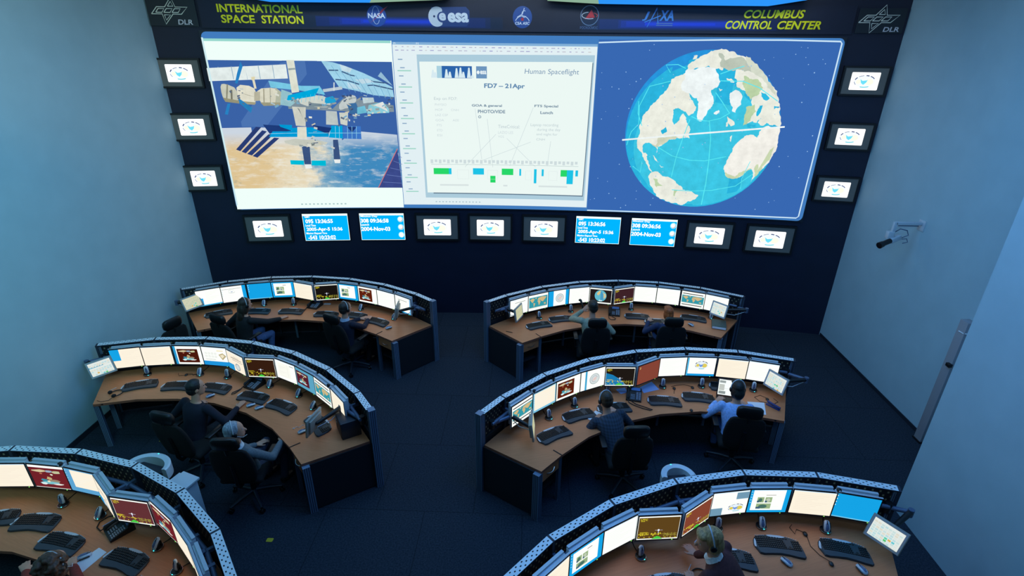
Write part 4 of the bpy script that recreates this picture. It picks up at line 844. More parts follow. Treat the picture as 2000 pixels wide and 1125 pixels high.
ORD = ['first', 'second', 'third', 'fourth', 'fifth', 'sixth', 'seventh', 'eighth', 'ninth', 'tenth']
for k, seq in LAY.items():
    s = CONS[k][3]
    for i, key in enumerate(seq.split()):
        if key == '-': continue
        a, r, tw = MON[i]
        # the middle two turn towards each other
        yaw = -s*tw*R_(19.0)
        t = thing('monitor', 'monitor with %s, %s from aisle, %s desk' % (NAMES[key], ORD[i], k), 'monitor', cw(k, r, a, .862, yaw), 'monitors on the %s desk' % k)
        parts(t, [('housing', HOUSE), ('bezel', BEZ), ('screen', pic(key)), ('power_light', LEDM), ('mount_arm', ARM[.15 if tw else .05])])
# ------------------------------------------------------------------ desk equipment (one of each kind, then copies sharing the meshes)
D = HD
def at(x, y, z=HD, a=0.0): return T(x, y, z) @ rotz(R_(a))
# keyboard -----------------------------------------------------------------
OUT = [(-.232, -.02), (-.222, .04), (-.20, .075), (-.15, .10), (-.07, .115), (.02, .118), (.11, .108), (.18, .088), (.215, .06), (.23, .01), (.235, -.07), (.232, -.115), (.215, -.13), (.16, -.126), (.08, -.11), (0, -.104), (-.09, -.112), (-.16, -.122), (-.195, -.115), (-.208, -.08), (-.222, -.05)]
PALM = [(-.212, -.055), (-.1, -.046), (.0, -.044), (.12, -.05), (.228, -.062), (.232, -.112), (.214, -.127), (.16, -.123), (.08, -.107), (0, -.101), (-.09, -.109), (-.158, -.119), (-.192, -.112), (-.205, -.08)]
def kmesh():
    b = MB().prism(OUT, 0.0, .018, 0, None, None, .006).mesh('base', 'kbase', 30)
    p = MB().prism(PALM, .017, .023, 0, None, None, .004).mesh('palm_rest', 'kpad', 30)
    k = MB()
    for j in range(5):
        y = .062-.0235*j
        for i in range(14):
            x = -.195+.0195*i+(.004*j); k.box((x, y-.00035*abs(i-6.5)**1.6, .021), (.0165, .019, .009), 0, None, 0, .82)
    for j in range(5):
        for i in range(4): k.box((.150+.0185*i, .055-.0235*j, .021), (.0155, .019, .009), 0, None, 0, .82)
    for i in range(12): k.box((-.185+.026*i, .083-.0004*abs(i-6)**1.5, .020), (.018, .008, .006), 0)
    for q in ((.097, -.035), (.115, -.035), (.133, -.035), (.115, -.016)): k.box((q[0], q[1], .021), (.015, .016, .008), 0)
    m = MB().prism([(-.075, .094), (-.04, .084), (0, .080), (.05, .083), (.085, .092), (.10, .102), (.05, .113), (.0, .115), (-.05, .113), (-.08, .107)], .017, .022, 0, None, None, .003).mesh('media_panel', 'silver', 30)
    t = MB().prism([(-.229, -.045), (-.228, -.01), (-.216, .038), (-.206, .05), (-.203, .02), (-.210, -.02), (-.212, -.05)], .016, .021).mesh('side_trim', 'silver', 0)
    h = MB()
    for i in range(5): h.box((-.19+.02*i, .088+.003*i, .020), (.01, .005, .004), 0); h.box((.115+.02*i, .102-.006*i, .020), (.01, .005, .004), 0)
    return [('base', b), ('palm_rest', p), ('key_block', k.mesh('key_block', 'keys', 0)), ('media_panel', m), ('side_trim', t), ('hot_keys', h.mesh('hot_keys', 'silver', 0))]
KEYB = kmesh()
KB = [('middle right', .364, 5.403, 33, 'nearest the aisle'), ('middle right', .709, 5.810, 24, 'second from the aisle'), ('middle right', 1.205, 5.991, 13, 'behind the man in the dark plaid shirt'), ('middle right', 1.931, 6.189, -2, 'right of the phone'), ('middle right', 2.433, 6.298, -6, 'left of the laptop'), ('middle right', 2.90, 6.56, -13, 'behind the laptop'),
      ('middle left', -5.523, 6.187, 22, 'farthest left'), ('middle left', -4.964, 6.193, 5, 'second from the left wall'), ('middle left', -4.41, 6.17, -7, 'behind the person in navy'), ('middle left', -3.773, 5.988, -12, 'right of the phone cord'), ('middle left', -3.294, 5.805, -22, 'beside the two mice'), ('middle left', -2.66, 5.46, -44, 'under the folding arm monitor'),
      ('front right', .196, 8.312, 23, 'nearest the aisle'), ('front right', .609, 8.578, 15, 'left of the man in the khaki shirt'), ('front right', 2.011, 8.759, -4, 'right of the phone'), ('front right', 2.34, 8.56, -3, 'under the hand of the red haired woman'), ('front right', 3.028, 8.745, -15, 'right of the red haired woman'),
      ('front left', -5.62, 8.44, 30, 'farthest left'), ('front left', -4.95, 8.565, 4, 'right beside the long haired woman'), ('front left', -4.342, 8.602, 1, 'left of the phone'), ('front left', -3.66, 8.52, -3, 'left of the man in navy'), ('front left', -3.122, 8.502, -10, 'right behind the man in navy'), ('front left', -2.659, 8.294, -23, 'nearest the aisle'),
      ('near left', -5.42, 3.80, 18, 'cut by the left edge of the photo'), ('near left', -4.955, 3.788, 2, 'above the curly haired person'), ('near left', -4.50, 3.56, -9, 'left of the coiled phone cord'), ('near left', -3.74, 3.40, -14, 'right of the white sheet'), ('near left', -3.36, 3.07, -30, 'lowest at the photo bottom'),
      ('near right', 2.532, 3.849, -5, 'right of the blonde person'), ('near right', 3.163, 3.826, -12, 'farthest right beside the calendar touch screen'), ('near right', 1.33, 3.37, 10, 'cut by the photo bottom left of the blonde person'), ('near right', 2.01, 3.68, -4, 'half hidden under the blonde person')]
for k, x, y, a, w in KB:
    t = thing('keyboard', 'dark curved keyboard, %s desk, %s' % (k, w), 'keyboard', at(x, y, D, a), 'curved keyboards on the desks'); parts(t, KEYB)
# mouse and charging cradle ------------------------------------------------
MO = MB().loft([((0, -.058, .012), (.012, 0, 0), (0, 0, .008)), ((0, -.048, .016), (.026, 0, 0), (0, 0, .015)), ((0, -.02, .02), (.032, 0, 0), (0, 0, .020)), ((0, .015, .018), (.030, 0, 0), (0, 0, .018)), ((0, .045, .013), (.027, 0, 0), (0, 0, .013)), ((0, .058, .010), (.016, 0, 0), (0, 0, .009))], 14).mesh('shell', 'silver', 60)
MK = MB().box((0, .03, .0315), (.006, .05, .004)).box((0, .028, .034), (.008, .016, .006)).mesh('wheel', 'black', 0)
MSD = MB().tube([(-.031, -.04, .014), (-.034, 0, .017), (-.030, .04, .012)], .006, 6).tube([(.031, -.04, .014), (.034, 0, .017), (.030, .04, .012)], .006, 6).mesh('side_grip', 'black', 60)
MPT = MB().loft([((0, -.045, .027), (.010, 0, 0), (0, 0, .006)), ((0, -.02, .036), (.017, 0, 0), (0, 0, .006)), ((0, .02, .0325), (.014, 0, 0), (0, 0, .005)), ((0, .035, .028), (.006, 0, 0), (0, 0, .004))], 10).mesh('top_inset', 'mouseblue', 60)
MOUSE = [('shell', MO), ('top_inset', MPT), ('wheel', MK), ('side_grip', MSD)]
CRB = MB().lathe([(.0, 0), (.046, 0), (.052, .006), (.050, .016), (.036, .022), (.0, .024)][1:], 20).box((0, .03, .045), (.05, .014, .07), 0, None, .006).mesh('base', 'black', 40)
CRR = MB().tube([(.050*cos(a), .050*sin(a)-.002, .016) for a in [2*pi*i/20 for i in range(21)]], .0045, 6).mesh('rim', 'chrome', 60)
CRL = MB().ell((.012, -.049, .020), (.006, .004, .004), n=8, m=5).mesh('charge_light', 'led', 60)
CAB = MB().tube([(0, .05, .01), (.01, .12, .006), (.03, .2, .006), (.02, .30, .02), (.02, .33, .08)], .004, 6).mesh('cable', 'cordm', 60)
CRAD = [('base', CRB), ('rim', CRR), ('charge_light', CRL), ('cable', CAB)]
CRD = [('middle right', .32, 5.73, 32, 1, 'under the world map monitor'), ('middle right', .68, 6.01, 25, 1, 'under the red collage monitor'), ('middle right', 1.17, 6.36, 14, 1, 'behind the head of the plaid shirted man'), ('middle right', 1.99, 6.53, 2, 1, 'below the page right of the red picture'), ('middle right', 2.56, 6.57, -5, 1, 'under the oval emblem monitor'), ('middle right', 3.28, 6.51, -14, 1, 'right of the laptop'),
       ('middle left', -5.59, 6.45, 30, 1, 'farthest left'), ('middle left', -4.82, 6.49, 8, 0, 'under the red collage monitor'), ('middle left', -4.38, 6.44, -2, 1, 'under the diagram monitor'), ('middle left', -3.66, 6.25, -12, 0, 'right of the phone'), ('middle left', -3.16, 6.05, -22, 0, 'under the purple collage monitor'), ('middle left', -2.85, 5.78, -32, 0, 'behind the folding arm monitor'),
       ('front right', .22, 8.59, 28, 1, 'under the world map nearest the aisle'), ('front right', .81, 8.89, 16, 1, 'by the khaki man raised hands'), ('front right', 1.95, 9.04, -3, 1, 'right of the phone'), ('front right', 3.36, 8.77, -25, 0, 'behind the grey binder'),
       ('front left', -4.95, 8.82, 12, 0, 'right of the long haired woman'), ('front left', -4.41, 8.88, 4, 1, 'under the picture thumbnails monitor'), ('front left', -3.09, 8.75, -14, 0, 'right of the man in navy'), ('front left', -2.39, 8.42, -30, 0, 'behind the folding arm monitor'),
       ('near left', -4.86, 4.02, 8, 1, 'under the maroon collage monitor'), ('near left', -4.36, 3.89, -4, 0, 'above the phone'), ('near left', -3.53, 3.55, -22, 0, 'right of the phone'), ('near left', -3.19, 3.31, -30, 1, 'in the right corner'),
       ('near right', 1.15, 3.66, 24, 1, 'left of the blonde person'), ('near right', 2.00, 4.03, -2, 1, 'right behind the blonde head'), ('near right', 2.46, 4.08, -4, 0, 'under the thumbnails monitor'), ('near right', 3.10, 4.06, -12, 0, 'under the plain blue monitor')]
for k, x, y, a, up, w in CRD:
    t = thing('mouse_cradle', 'black mouse charging cradle, %s desk, %s' % (k, w), 'mouse cradle', at(x, y, D, a), 'mouse charging cradles'); parts(t, CRAD)
    if up: t = thing('computer_mouse', 'mouse upright in its cradle, %s desk, %s' % (k, w), 'mouse', at(x, y, D+.080, a) @ T(0, .020, 0) @ M.Rotation(R_(84), 4, 'X'), 'mice standing in cradles'); parts(t, MOUSE)
    else: t = thing('computer_mouse', 'mouse lying in its cradle, %s desk, %s' % (k, w), 'mouse', at(x, y, D+.055, a) @ T(0, .008, 0) @ M.Rotation(R_(52), 4, 'X'), 'mice lying in cradles'); parts(t, MOUSE)
for x, y, a, w in ((-3.72, 5.80, -50, 'left of the two mice lying together on the middle left desk'), (-3.58, 5.75, -48, 'right of the two mice lying together on the middle left desk'), (-2.81, 5.30, -48, 'beside the folding arm monitor on the middle left desk'), (-4.38, 5.98, -40, 'next to the person in navy on the middle left desk'),
                   (-2.40, 8.07, -50, 'near the aisle end of the front left desk'), (2.92, 8.48, 30, 'right of the red haired woman on the front right desk'), (2.54, 3.66, 30, 'in front of a keyboard on the near right desk'), (3.22, 3.61, 15, 'by the bottom edge under the touch screen'), (-4.16, 3.42, -50, 'under the hand of the curly haired person')):
    t = thing('computer_mouse', 'silver mouse ' + w, 'mouse', at(x, y, D, a), 'loose silver mice'); parts(t, MOUSE)
# desk phones --------------------------------------------------------------
def phone_parts():
    b = MB(); pr = [(-.11, 0), (.11, 0), (.11, .075), (.06, .07), (-.11, .022)]
    b.add([(-.095, y, z) for y, z in pr]+[(.115, y, z) for y, z in pr], [(0, 1, 2, 3, 4), (9, 8, 7, 6, 5), (0, 5, 6, 1), (1, 6, 7, 2), (2, 7, 8, 3), (3, 8, 9, 4), (4, 9, 5, 0)])
    kx = MB(); sl = lambda y: .022+.048*(y+.11)/.17
    for i in range(2):
        for j in range(7): y = -.085+.019*j; kx.box((.055+.035*i, y, sl(y)+.003), (.026, .012, .006))
    for i in range(3):
        for j in range(4): y = -.085+.022*j; kx.box((-.025+.02*i, y, sl(y)+.003), (.013, .013, .006))
    X = T(.03, .075, .085) @ M.Rotation(R_(40), 4, 'X')
    d = MB().box((0, 0, 0), (.15, .06, .012), 0, X, .003); l = MB().box((0, 0, .0065), (.12, .04, .002), 0, X)
    hs = MB().tube([(-.07, -.10, .045), (-.07, -.085, .062), (-.07, -.04, .072), (-.07, .03, .084), (-.07, .07, .092), (-.07, .085, .085)], [.018, .022, .015, .015, .022, .018], 10)
    return [('base', b.mesh('base', 'black', 0)), ('keypad', kx.mesh('keypad', 'btn', 0)), ('display', d.mesh('display', 'black'), [('display_glass', l.mesh('display_glass', 'lcd', 0))]), ('handset', hs.mesh('handset', 'blacks', 50))]
PH = phone_parts()
PHN = [('middle right', 1.52, 6.27, -12, [(-.08, -.1, .05), (-.05, -.16, .012), (.02, -.2, .008), (.13, -.24, .008), (.24, -.26, .008), (.27, -.24, .008), (.2, -.215, .008), (.05, -.17, .008), (-.02, -.13, .02)], 'between the dark flight view and the red monitor'),
       ('middle left', -3.90, 6.27, -24, [(-.07, -.1, .045), (-.09, -.15, .010), (-.1, -.2, .008), (-.12, -.27, .008), (-.10, -.30, .008), (-.075, -.27, .008), (-.08, -.2, .008), (-.08, -.14, .02)], 'below the dark brown flight view'),
       ('front right', 1.60, 8.86, -8, [(-.07, -.1, .045), (-.02, -.15, .01), (.04, -.2, .008), (.03, -.25, .008), (-.04, -.27, .008), (-.08, -.22, .008), (-.09, -.14, .02)], 'right of the man in khaki'),
       ('front left', -4.00, 8.84, -14, [(-.07, -.1, .045), (-.08, -.15, .010), (-.09, -.21, .008), (-.1, -.27, .008), (-.075, -.29, .008), (-.06, -.25, .008), (-.075, -.14, .02)], 'left of the man in navy'),
       ('near left', -4.05, 3.74, -38, [(-.08, -.1, .045), (-.12, -.13, .010), (-.2, -.14, .008), (-.26, -.1, .008), (-.27, -.02, .008), (-.22, .05, .008), (-.14, .06, .012), (-.09, .04, .03)], 'right of its black cord loop')]
for k, x, y, a, cord, w in PHN:
    t = thing('desk_phone', 'black corded desk phone, %s desk, %s' % (k, w), 'phone', at(x, y, D, a), 'black desk phones'); parts(t, PH)
    MB().tube(cord, .006, 8).build('cord', 'cordm', t, 60)
# papers -------------------------------------------------------------------
def sheet(label, pts, m, h=.002, name='paper_sheet', cat='paper'):
    cx = sum(p[0] for p in pts)/len(pts); cy = sum(p[1] for p in pts)/len(pts)
    o = MB().prism([(x-cx, y-cy) for x, y in pts], 0, h).build(name, m, None, 0); o.location = (cx, cy, D+.0005); return tag(o, label, cat)
sheet('blue white paper sheet between the phone and the red monitor on the middle right desk', [(1.66, 6.51), (1.86, 6.665), (1.93, 6.47), (1.69, 6.37)], 'paperb')
sheet('blue paper corner under the dark flight view monitor left of the phone', [(1.30, 6.44), (1.44, 6.49), (1.47, 6.38), (1.36, 6.33)], 'paperb')
sheet('white paper sheet beside the elbow of the person in the pale blue shirt', [(3.10, 6.24), (3.33, 6.225), (3.25, 5.955), (3.07, 5.965)], 'paper')
sheet('white notepad left of the man in the dark plaid shirt', [(.836, 5.738), (.953, 5.917), (1.043, 5.86), (.898, 5.688)], 'paper', .012, 'notepad', 'notepad')
sheet('white paper sheet right of the curly haired person on the near left desk', [(-4.194, 3.336), (-4.10, 3.526), (-3.99, 3.48), (-4.06, 3.25)], 'paper')
sheet('pale blue paper under the phone on the near left desk', [(-4.26, 3.77), (-4.19, 3.88), (-4.1, 3.9), (-4.14, 3.8)], 'paperb')
sheet('small white card behind the phone on the front left desk', [(-3.87, 8.93), (-3.73, 8.93), (-3.74, 8.99), (-3.86, 8.99)], 'paper')
# binder, case, laptop, pen, stapler ---------------------------------------
t = thing('ring_binder', 'grey green ring binder lying below the calendar touch screen, front right desk', 'binder', at(3.41, 8.49, D, -16))
MB().box((0, .0, .030), (.24, .30, .045), 0, None, .004, 1).build('cover', noisy('binder_cloth', (70, 84, 78), (84, 98, 90), 30, .7), t); MB().box((0, -.005, .030), (.228, .305, .034)).build('page_block', 'paper', t, 0)
t = thing('computer_case', 'small black computer case standing at the aisle end of the middle left desk', 'computer', at(-2.23, 5.36, D, -58))
MB().box((0, 0, .12), (.30, .24, .24), 0, None, .006).build('case', 'bezel', t); MB().box((0, -.121, .12), (.27, .006, .21)).build('front_panel', 'black', t, 0); MB().box((-.08, -.126, .17), (.02, .004, .008)).box((-.08, -.126, .13), (.02, .004, .008)).build('buttons', 'silver', t, 0)
t = thing('laptop', 'open black laptop with a bright screen in front of the pale blue shirt', 'laptop', at(2.86, 6.30, D, -12), None)
MB().box((0, -.10, .011), (.33, .24, .022), 0, None, .005).build('base', 'black', t); kk = MB()
for j in range(5):
    for i in range(14): kk.box((-.13+.02*i, -.03-.02*j, .024), (.016, .016, .004))
kk.build('keys', 'keys', t, 0); MB().box((0, -.17, .0225), (.07, .045, .002)).build('touchpad', 'bezel', t, 0)
XL_ = T(0, .025, .02) @ M.Rotation(R_(-14), 4, 'X'); lid = MB().box((0, 0, .125), (.33, .012, .25), 0, XL_, .004).build('lid', 'bezel', t)
A = Art(); A.rect(-.15, .015, .15, .24, (245, 252, 250)); A.rect(-.14, .19, -.06, .225, (150, 160, 160)); A.rect(-.14, .08, -.07, .17, (190, 196, 190)); A.rect(-.14, .03, -.05, .07, (140, 150, 150)); A.rect(-.15, .11, .15, .114, (200, 205, 205)); A.rect(.02, .05, .13, .2, (225, 230, 226))
link('screen', A.mesh('screen', 'scr', lambda x, y, d: XL_ @ V((x, -.0075-d, y)), .0003), lid)
t = thing('pen', 'dark pen lying near the aisle end of the front right desk', 'pen', at(-.30, 8.05, D+.006, -18)); MB().cyl((-.06, 0, 0), (.05, 0, 0), .005, None, 8).build('barrel', 'black', t); MB().cyl((.05, 0, 0), (.07, 0, 0), .005, .001, 8).build('tip', 'red', t)
t = thing('stapler', 'dark blue stapler lying right of the white sheet on the middle right desk', 'stapler', at(3.41, 6.13, D, -50))
MB().box((0, 0, .008), (.19, .045, .014), 0, None, .004).build('base', 'navyp', t); MB().box((.0, 0, .045), (.19, .035, .022), 0, M.Rotation(R_(6), 4, 'Y'), .008).build('arm', 'navyp', t); MB().box((.03, .012, .025), (.06, .02, .03), 0).build('magazine', 'silver', t)
def puck(label, x, y, cable, name='headset_adapter'):
    t = thing(name, label, 'cable box', at(x, y)); MB().ell((0, 0, .012), (.022, .03, .012), n=12, m=6).build('body', 'black', t); MB().tube(cable, .003, 6).build('cable', 'cordm', t, 60)
puck('small black cable box left of the fifth mouse cradle, middle right desk', 2.42, 6.53, [(0, .03, .008), (-.1, .08, .004), (-.2, .06, .004), (-.3, .02, .004)])
puck('small black cable box with a wire behind a keyboard, middle right desk', 2.15, 6.50, [(0, -.03, .008), (-.02, -.08, .004), (-.03, -.12, .004)])
puck('black cable box with a long wire by the touch screen, middle right desk', 3.40, 6.30, [(0, .03, .01), (-.06, .1, .004), (-.16, .05, .004), (-.12, -.05, .004), (.05, -.1, .004), (.13, -.05, .004), (.1, .03, .004)])
puck('black headset box between the two right keyboards, near right desk', 2.87, 4.0, [(0, .02, .01), (-.06, .06, .004), (-.1, .0, .004), (-.12, .08, .004), (-.08, .12, .004)])
puck('black wire with plug between keyboards at the bottom, near right desk', 2.96, 3.66, [(0, .03, .01), (-.06, .1, .004), (-.1, .2, .004), (-.08, .32, .004)])
puck('black cable box at the inner edge in front of a keyboard, middle right desk', 2.26, 5.99, [(0, -.03, .01), (0, -.045, .006)], 'cable_switch')
puck('tangled black wire beside the red collage monitor cradle, middle left desk', -5.02, 6.47, [(0, .03, .01), (.06, .05, .004), (.1, .0, .004), (.14, .04, .004), (-.1, -.02, .004), (-.13, .02, .02)])
def headset(label, x, y, a, tilt=0):
    t = thing('headset', label, 'headset', at(x, y, D+.012, a))
    MB().tube([(.075*cos(b), .085*sin(b), .0) for b in [R_(-30+240*i/16) for i in range(17)]], .007, 8).build('headband', 'black', t, 60)
    for sx in (-1, 1): MB().ell((sx*.066, -.045, .012), (.018, .03, .026), n=12, m=6).build('ear_cushion', 'blacks', t)
    MB().tube([(-.066, -.05, .012), (-.10, -.02, .02), (-.11, .05, .02)], .0035, 6).build('microphone', 'silver', t, 60); MB().tube([(.066, -.06, .0), (.1, -.12, -.006), (.05, -.2, -.006), (-.02, -.22, -.006)], .003, 6).build('cable', 'cordm', t, 60)
headset('black headset lying at the left end of the middle left desk', -5.72, 5.97, -35)
headset('black headset lying left of a keyboard at the photo bottom, near right desk', 1.02, 3.30, 40)
headset('black headset hanging by the blonde person hand on the near right desk', 1.66, 3.47, -40)
t = thing('thin_cable', 'thin pale wire on the middle left desk near the aisle mouse', 'cable', at(-2.95, 5.36)); MB().tube([(0, 0, .003), (.03, .04, .003), (.06, .02, .003), (.09, .08, .003), (.12, .06, .003)], .003, 6).build('wire', 'silver', t, 60); MB().box((0, 0, .004), (.02, .012, .008)).build('plug', 'silver', t, 0)
# webcams on the monitor tops ---------------------------------------------
WB = MB().ell((0, -.01, .032), (.024, .024, .024), n=12, m=8).mesh('ball', 'black', 60); WBL = MB().cyl((0, -.03, .034), (0, -.038, .034), .010, .008, 10).mesh('lens', 'silver'); WBC = MB().box((0, 0, .005), (.05, .045, .012), 0, None, .003).box((0, .02, -.02), (.03, .006, .05)).mesh('clip', 'silver')
for k, a, w in (('front left', 11.6, 'between the plain blue and the thumbnails monitors'), ('front left', -30.6, 'between the two white pages near the aisle'), ('front right', -30.6, 'left of the world map nearest the aisle'), ('front right', 26, 'right of the world map between black bars'), ('middle left', 11.6, 'between the red collage and the diagram monitors'), ('middle left', -30.6, 'beside the world map near the aisle'), ('middle right', -30.6, 'right of the world map monitor'), ('middle right', 26, 'between the last two monitors on the right'), ('near left', 11.6, 'right of the maroon collage'), ('near right', 26, 'left of the plain blue monitor')):
    t = thing('webcam', 'round webcam, %s desk, %s' % (k, w), 'webcam', cw(k, 3.385, a, 1.203), 'webcams on the monitors'); parts(t, [('ball', WB), ('lens', WBL), ('clip', WBC)])
# touch monitors on folding arms at the desk ends --------------------------
def grid_art(seed, bar=False, dim=False):
    A = Art(); w, h = .262, .2; A.rect(0, 0, w, h, (244, 252, 248) if not dim else (226, 226, 196)); r = random.Random(seed)
    if bar: A.rect(.0, .125, .17, .145, (30, 175, 215))
    for i in range(8):
        for j in range(7):
            c = r.choice([(215, 240, 238), (236, 246, 240), (200, 236, 240), (238, 236, 220)]) if not dim else r.choice([(212, 218, 190), (222, 222, 196), (205, 216, 186)])
            if not (bar and j == 4): A.rect(.008+.031*i, .008+.025*j, .033+.031*i, .027+.025*j, c)
    for q in range(4): i, j = r.randint(2, 6), r.randint(0, 2); A.rect(.008+.031*i, .008+.025*j, .033+.031*i, .027+.025*j, [(90, 225, 190), (110, 215, 225), (90, 210, 120), (235, 190, 100)][q])
    return A.mesh('screen', 'touch', lambda x, y, d: (x-w/2, -.0135-d, y-h/2+.004), .0003)
def plain_art():
    A = Art(); A.rect(0, 0, .262, .2, (214, 216, 176)); A.rect(.02, .05, .24, .055, (190, 192, 150)); A.rect(.02, .12, .24, .125, (195, 196, 156)); return A.mesh('screen', 'touch', lambda x, y, d: (x-.131, -.0135-d, y-.096), .0003)
TH = MB().box((0, 0, 0), (.315, .024, .255), 0, None, .006).box((0, .022, 0), (.24, .03, .19), 0, None, .008).mesh('housing', 'greyp')
TB = MB()
for x, z, sx, sz in ((0, .116, .30, .018), (0, -.110, .30, .022), (-.141, 0, .018, .24), (.141, 0, .018, .24)): TB.box((x, -.0125, z), (sx, .002, sz))
TB = TB.mesh('bezel', 'silver', 0)
def touch(label, pos, yaw, tilt, roll, scr_, k, a_end, r_el, a_el):
    X = T(*pos) @ rotz(R_(yaw)) @ M.Rotation(R_(tilt), 4, 'X') @ M.Rotation(R_(roll), 4, 'Y')
    t = thing('touch_monitor', label, 'monitor', X, 'touch monitors on folding arms'); parts(t, [('housing', TH), ('bezel', TB), ('screen', scr_)])
    iv = X.inverted(); p0 = iv @ cw(k, 3.53, a_end, 1.0).translation; p1 = iv @ cw(k, r_el, a_el, 1.03).translation; p2 = V((0, .05, 0)); p3 = V((0, .03, 0))
    MB().cyl(p0-(iv.to_3x3() @ V((0, 0, .06))), p0+(iv.to_3x3() @ V((0, 0, .06))), .035, None, 12).build('clamp', 'black', t); MB().tube([p0, p0.lerp(p1, .5), p1], [.026, .024, .022], 10).cyl(p1-(iv.to_3x3() @ V((0, 0, .05))), p1+(iv.to_3x3() @ V((0, 0, .035))), .03, None, 12).build('rear_arm', 'tube', t)
    MB().tube([p1, p1.lerp(p2, .5), p2, p3], [.03, .026, .024, .03], 10).build('front_arm', 'black', t)
    MB().tube([p1+V((0, 0, -.03)), p1.lerp(p2, .4)+V((0, 0, -.10)), p2+V((0, .0, -.06))], .006, 6).build('cable', 'silver', t, 60)
touch('calendar touch screen on an arm at the far right end of the middle right desk', (3.50, 6.37, .99), -57, -12, 2, grid_art(1), 'middle right', 35, 3.42, 39)
touch('calendar touch screen on an arm at the far right end of the front right desk', (3.42, 8.63, .99), -52, -16, -2, grid_art(2), 'front right', 35, 3.45, 38)
touch('calendar touch screen with a blue bar by the left wall, middle left desk', (-6.05, 6.23, 1.0), 39, -6, -6, grid_art(3, True), 'middle left', 35, 3.42, 38)
touch('dim green touch screen by the left wall, front left desk', (-6.0, 8.36, 1.0), 42, -8, -8, grid_art(4, False, True), 'front left', 35, 3.45, 38)
touch('large calendar touch screen at the bottom right by the near wall', (3.49, 3.81, 1.0), -49, -14, 4, grid_art(6), 'near right', 35, 3.5, 38)
touch('touch screen seen edge on at the aisle end of the middle left desk', (-2.60, 5.21, .975), -102, -8, 0, plain_art(), 'middle left', -41, 3.40, -35)
touch('touch screen seen edge on at the aisle end of the middle right desk', (.10, 5.28, .975), 88, -8, 0, plain_art(), 'middle right', -41, 3.42, -37)
touch('dim yellowish touch screen at the aisle end of the front right desk', (-.15, 8.33, .98), 68, -8, 0, plain_art(), 'front right', -41, 3.45, -38)
touch('touch screen seen edge on at the aisle end of the front left desk', (-2.29, 8.29, .98), -88, -8, 0, plain_art(), 'front left', -41, 3.45, -38)
# ------------------------------------------------------------------ things on the walls and floor
t = thing('surveillance_camera', 'grey surveillance camera with black lens on a bracket on the right wall', 'camera', T(5.9, 7.9, 2.84))
MB().box((-.008, 0, 0), (.016, .14, .16), 0, None, .004).build('wall_plate', 'silver', t)
MB().box((-.2, 0, .03), (.40, .05, .045), 0, None, .008).box((-.40, 0, -.045), (.05, .05, .19), 0, None, .008).build('bracket', 'silver', t); MB().box((-.2, 0, -.01), (.3, .012, .012)).build('stay', 'tube', t, 0)
MB().box((-.43, 0, -.16), (.09, .08, .12), 0, M.Rotation(0, 4, 'Y'), .008).build('joint_box', 'silver', t)
XC = T(-.40, -.03, -.23) @ M.Rotation(R_(20), 4, 'Z') @ M.Rotation(R_(-16), 4, 'Y')
MB().box((.06, 0, 0), (.18, .075, .075), 0, XC, .006).build('body', 'silver', t); ln = MB().cyl(XC @ V((-.03, 0, 0)), XC @ V((-.17, 0, 0)), .040, .038, 16).cyl(XC @ V((-.17, 0, 0)), XC @ V((-.235, 0, 0)), .046, .050, 16).build('lens_barrel', 'black', t)
MB().cyl(XC @ V((-.2355, 0, 0)), XC @ V((-.238, 0, 0)), .040, None, 16).build('lens_glass', 'lens', ln)
MB().tube([(-.38, 0, -.12), (-.3, 0, -.06), (-.2, -.01, -.08), (-.17, -.02, -.15), (-.25, -.02, -.19)], .008, 8).tube([(-.25, -.03, -.21), (-.19, -.04, -.2), (-.17, -.05, -.25), (-.24, -.05, -.27)], .007, 8).build('cable', 'tube', t, 60)
t = thing('cable_duct', 'white upright cable duct against the far right wall', 'duct', T(5.9, 6.45, 0)); MB().box((-.06, 0, 1.0), (.12, .14, 1.96), 0, None, .006).build('cover', 'duct', t); MB().box((-.065, 0, .01), (.14, .16, .02)).build('foot', 'black', t, 0)
MB().box((-.135, -.05, 1.33), (.05, .07, .05), 0, None, .006).build('hook', 'black', t); MB().box((-.061, -.071, 1.65), (.04, .004, .28)).build('slot', 'black', t, 0); MB().tube([(-.06, -.07, 1.84), (-.09, -.09, 1.83), (-.12, -.05, 1.82), (-.125, .02, 1.82)], .008, 8).build('cable', 'white', t, 60)
for x, y, w in ((-2.905, 4.30, 'between the left desks'), (-5.21, 5.90, 'under the middle left desk')):
    o = MB().prism(rrect(-.038, -.026, .038, .026, .012), 0, .003).build('floor_marker', 'yellow', None, 0); o.location = (x, y, 0.0005); tag(o, 'small yellow marker stuck on the dark carpet, ' + w, 'floor marker')
def shredder(label, x, y, a, h, rx=.24):
    t = thing('paper_shredder', label, 'shredder', at(x, y, 0, a))
    MB().loft([((0, 0, 0), (rx*.85, 0, 0), (0, .14, 0)), ((0, 0, .05), (rx*.9, 0, 0), (0, .15, 0)), ((0, 0, h-.14), (rx, 0, 0), (0, .165, 0))], 24, p=2.6).build('bin', 'blacks', t)
    band = MB(); vs = []; n = 20
    for i in range(n+1):
        b = pi*i/n; c, s_ = cos(b), sin(b)
        for dr, z in ((0.03, h-.14), (0.03, h-.01), (.01, h), (-.035, h-.012), (-.04, h-.14)): vs.append(((rx+dr)*c, (.175+dr)*s_-.02, z))
    band.add(vs, [(5*i+j, 5*i+(j+1) % 5, 5*(i+1)+(j+1) % 5, 5*(i+1)+j) for i in range(n) for j in range(5)]+[tuple(range(5)), tuple(5*n+j for j in range(5))]); band.build('curved_cover', 'white', t)
    MB().box((0, .02, h-.10), (rx*1.6, .10, .06), 0, None, .01).build('feed_slot', 'bezel', t); MB().ell((-.03, .165, h-.002), (.010, .008, .005), n=8, m=5).build('status_light', 'led', t)
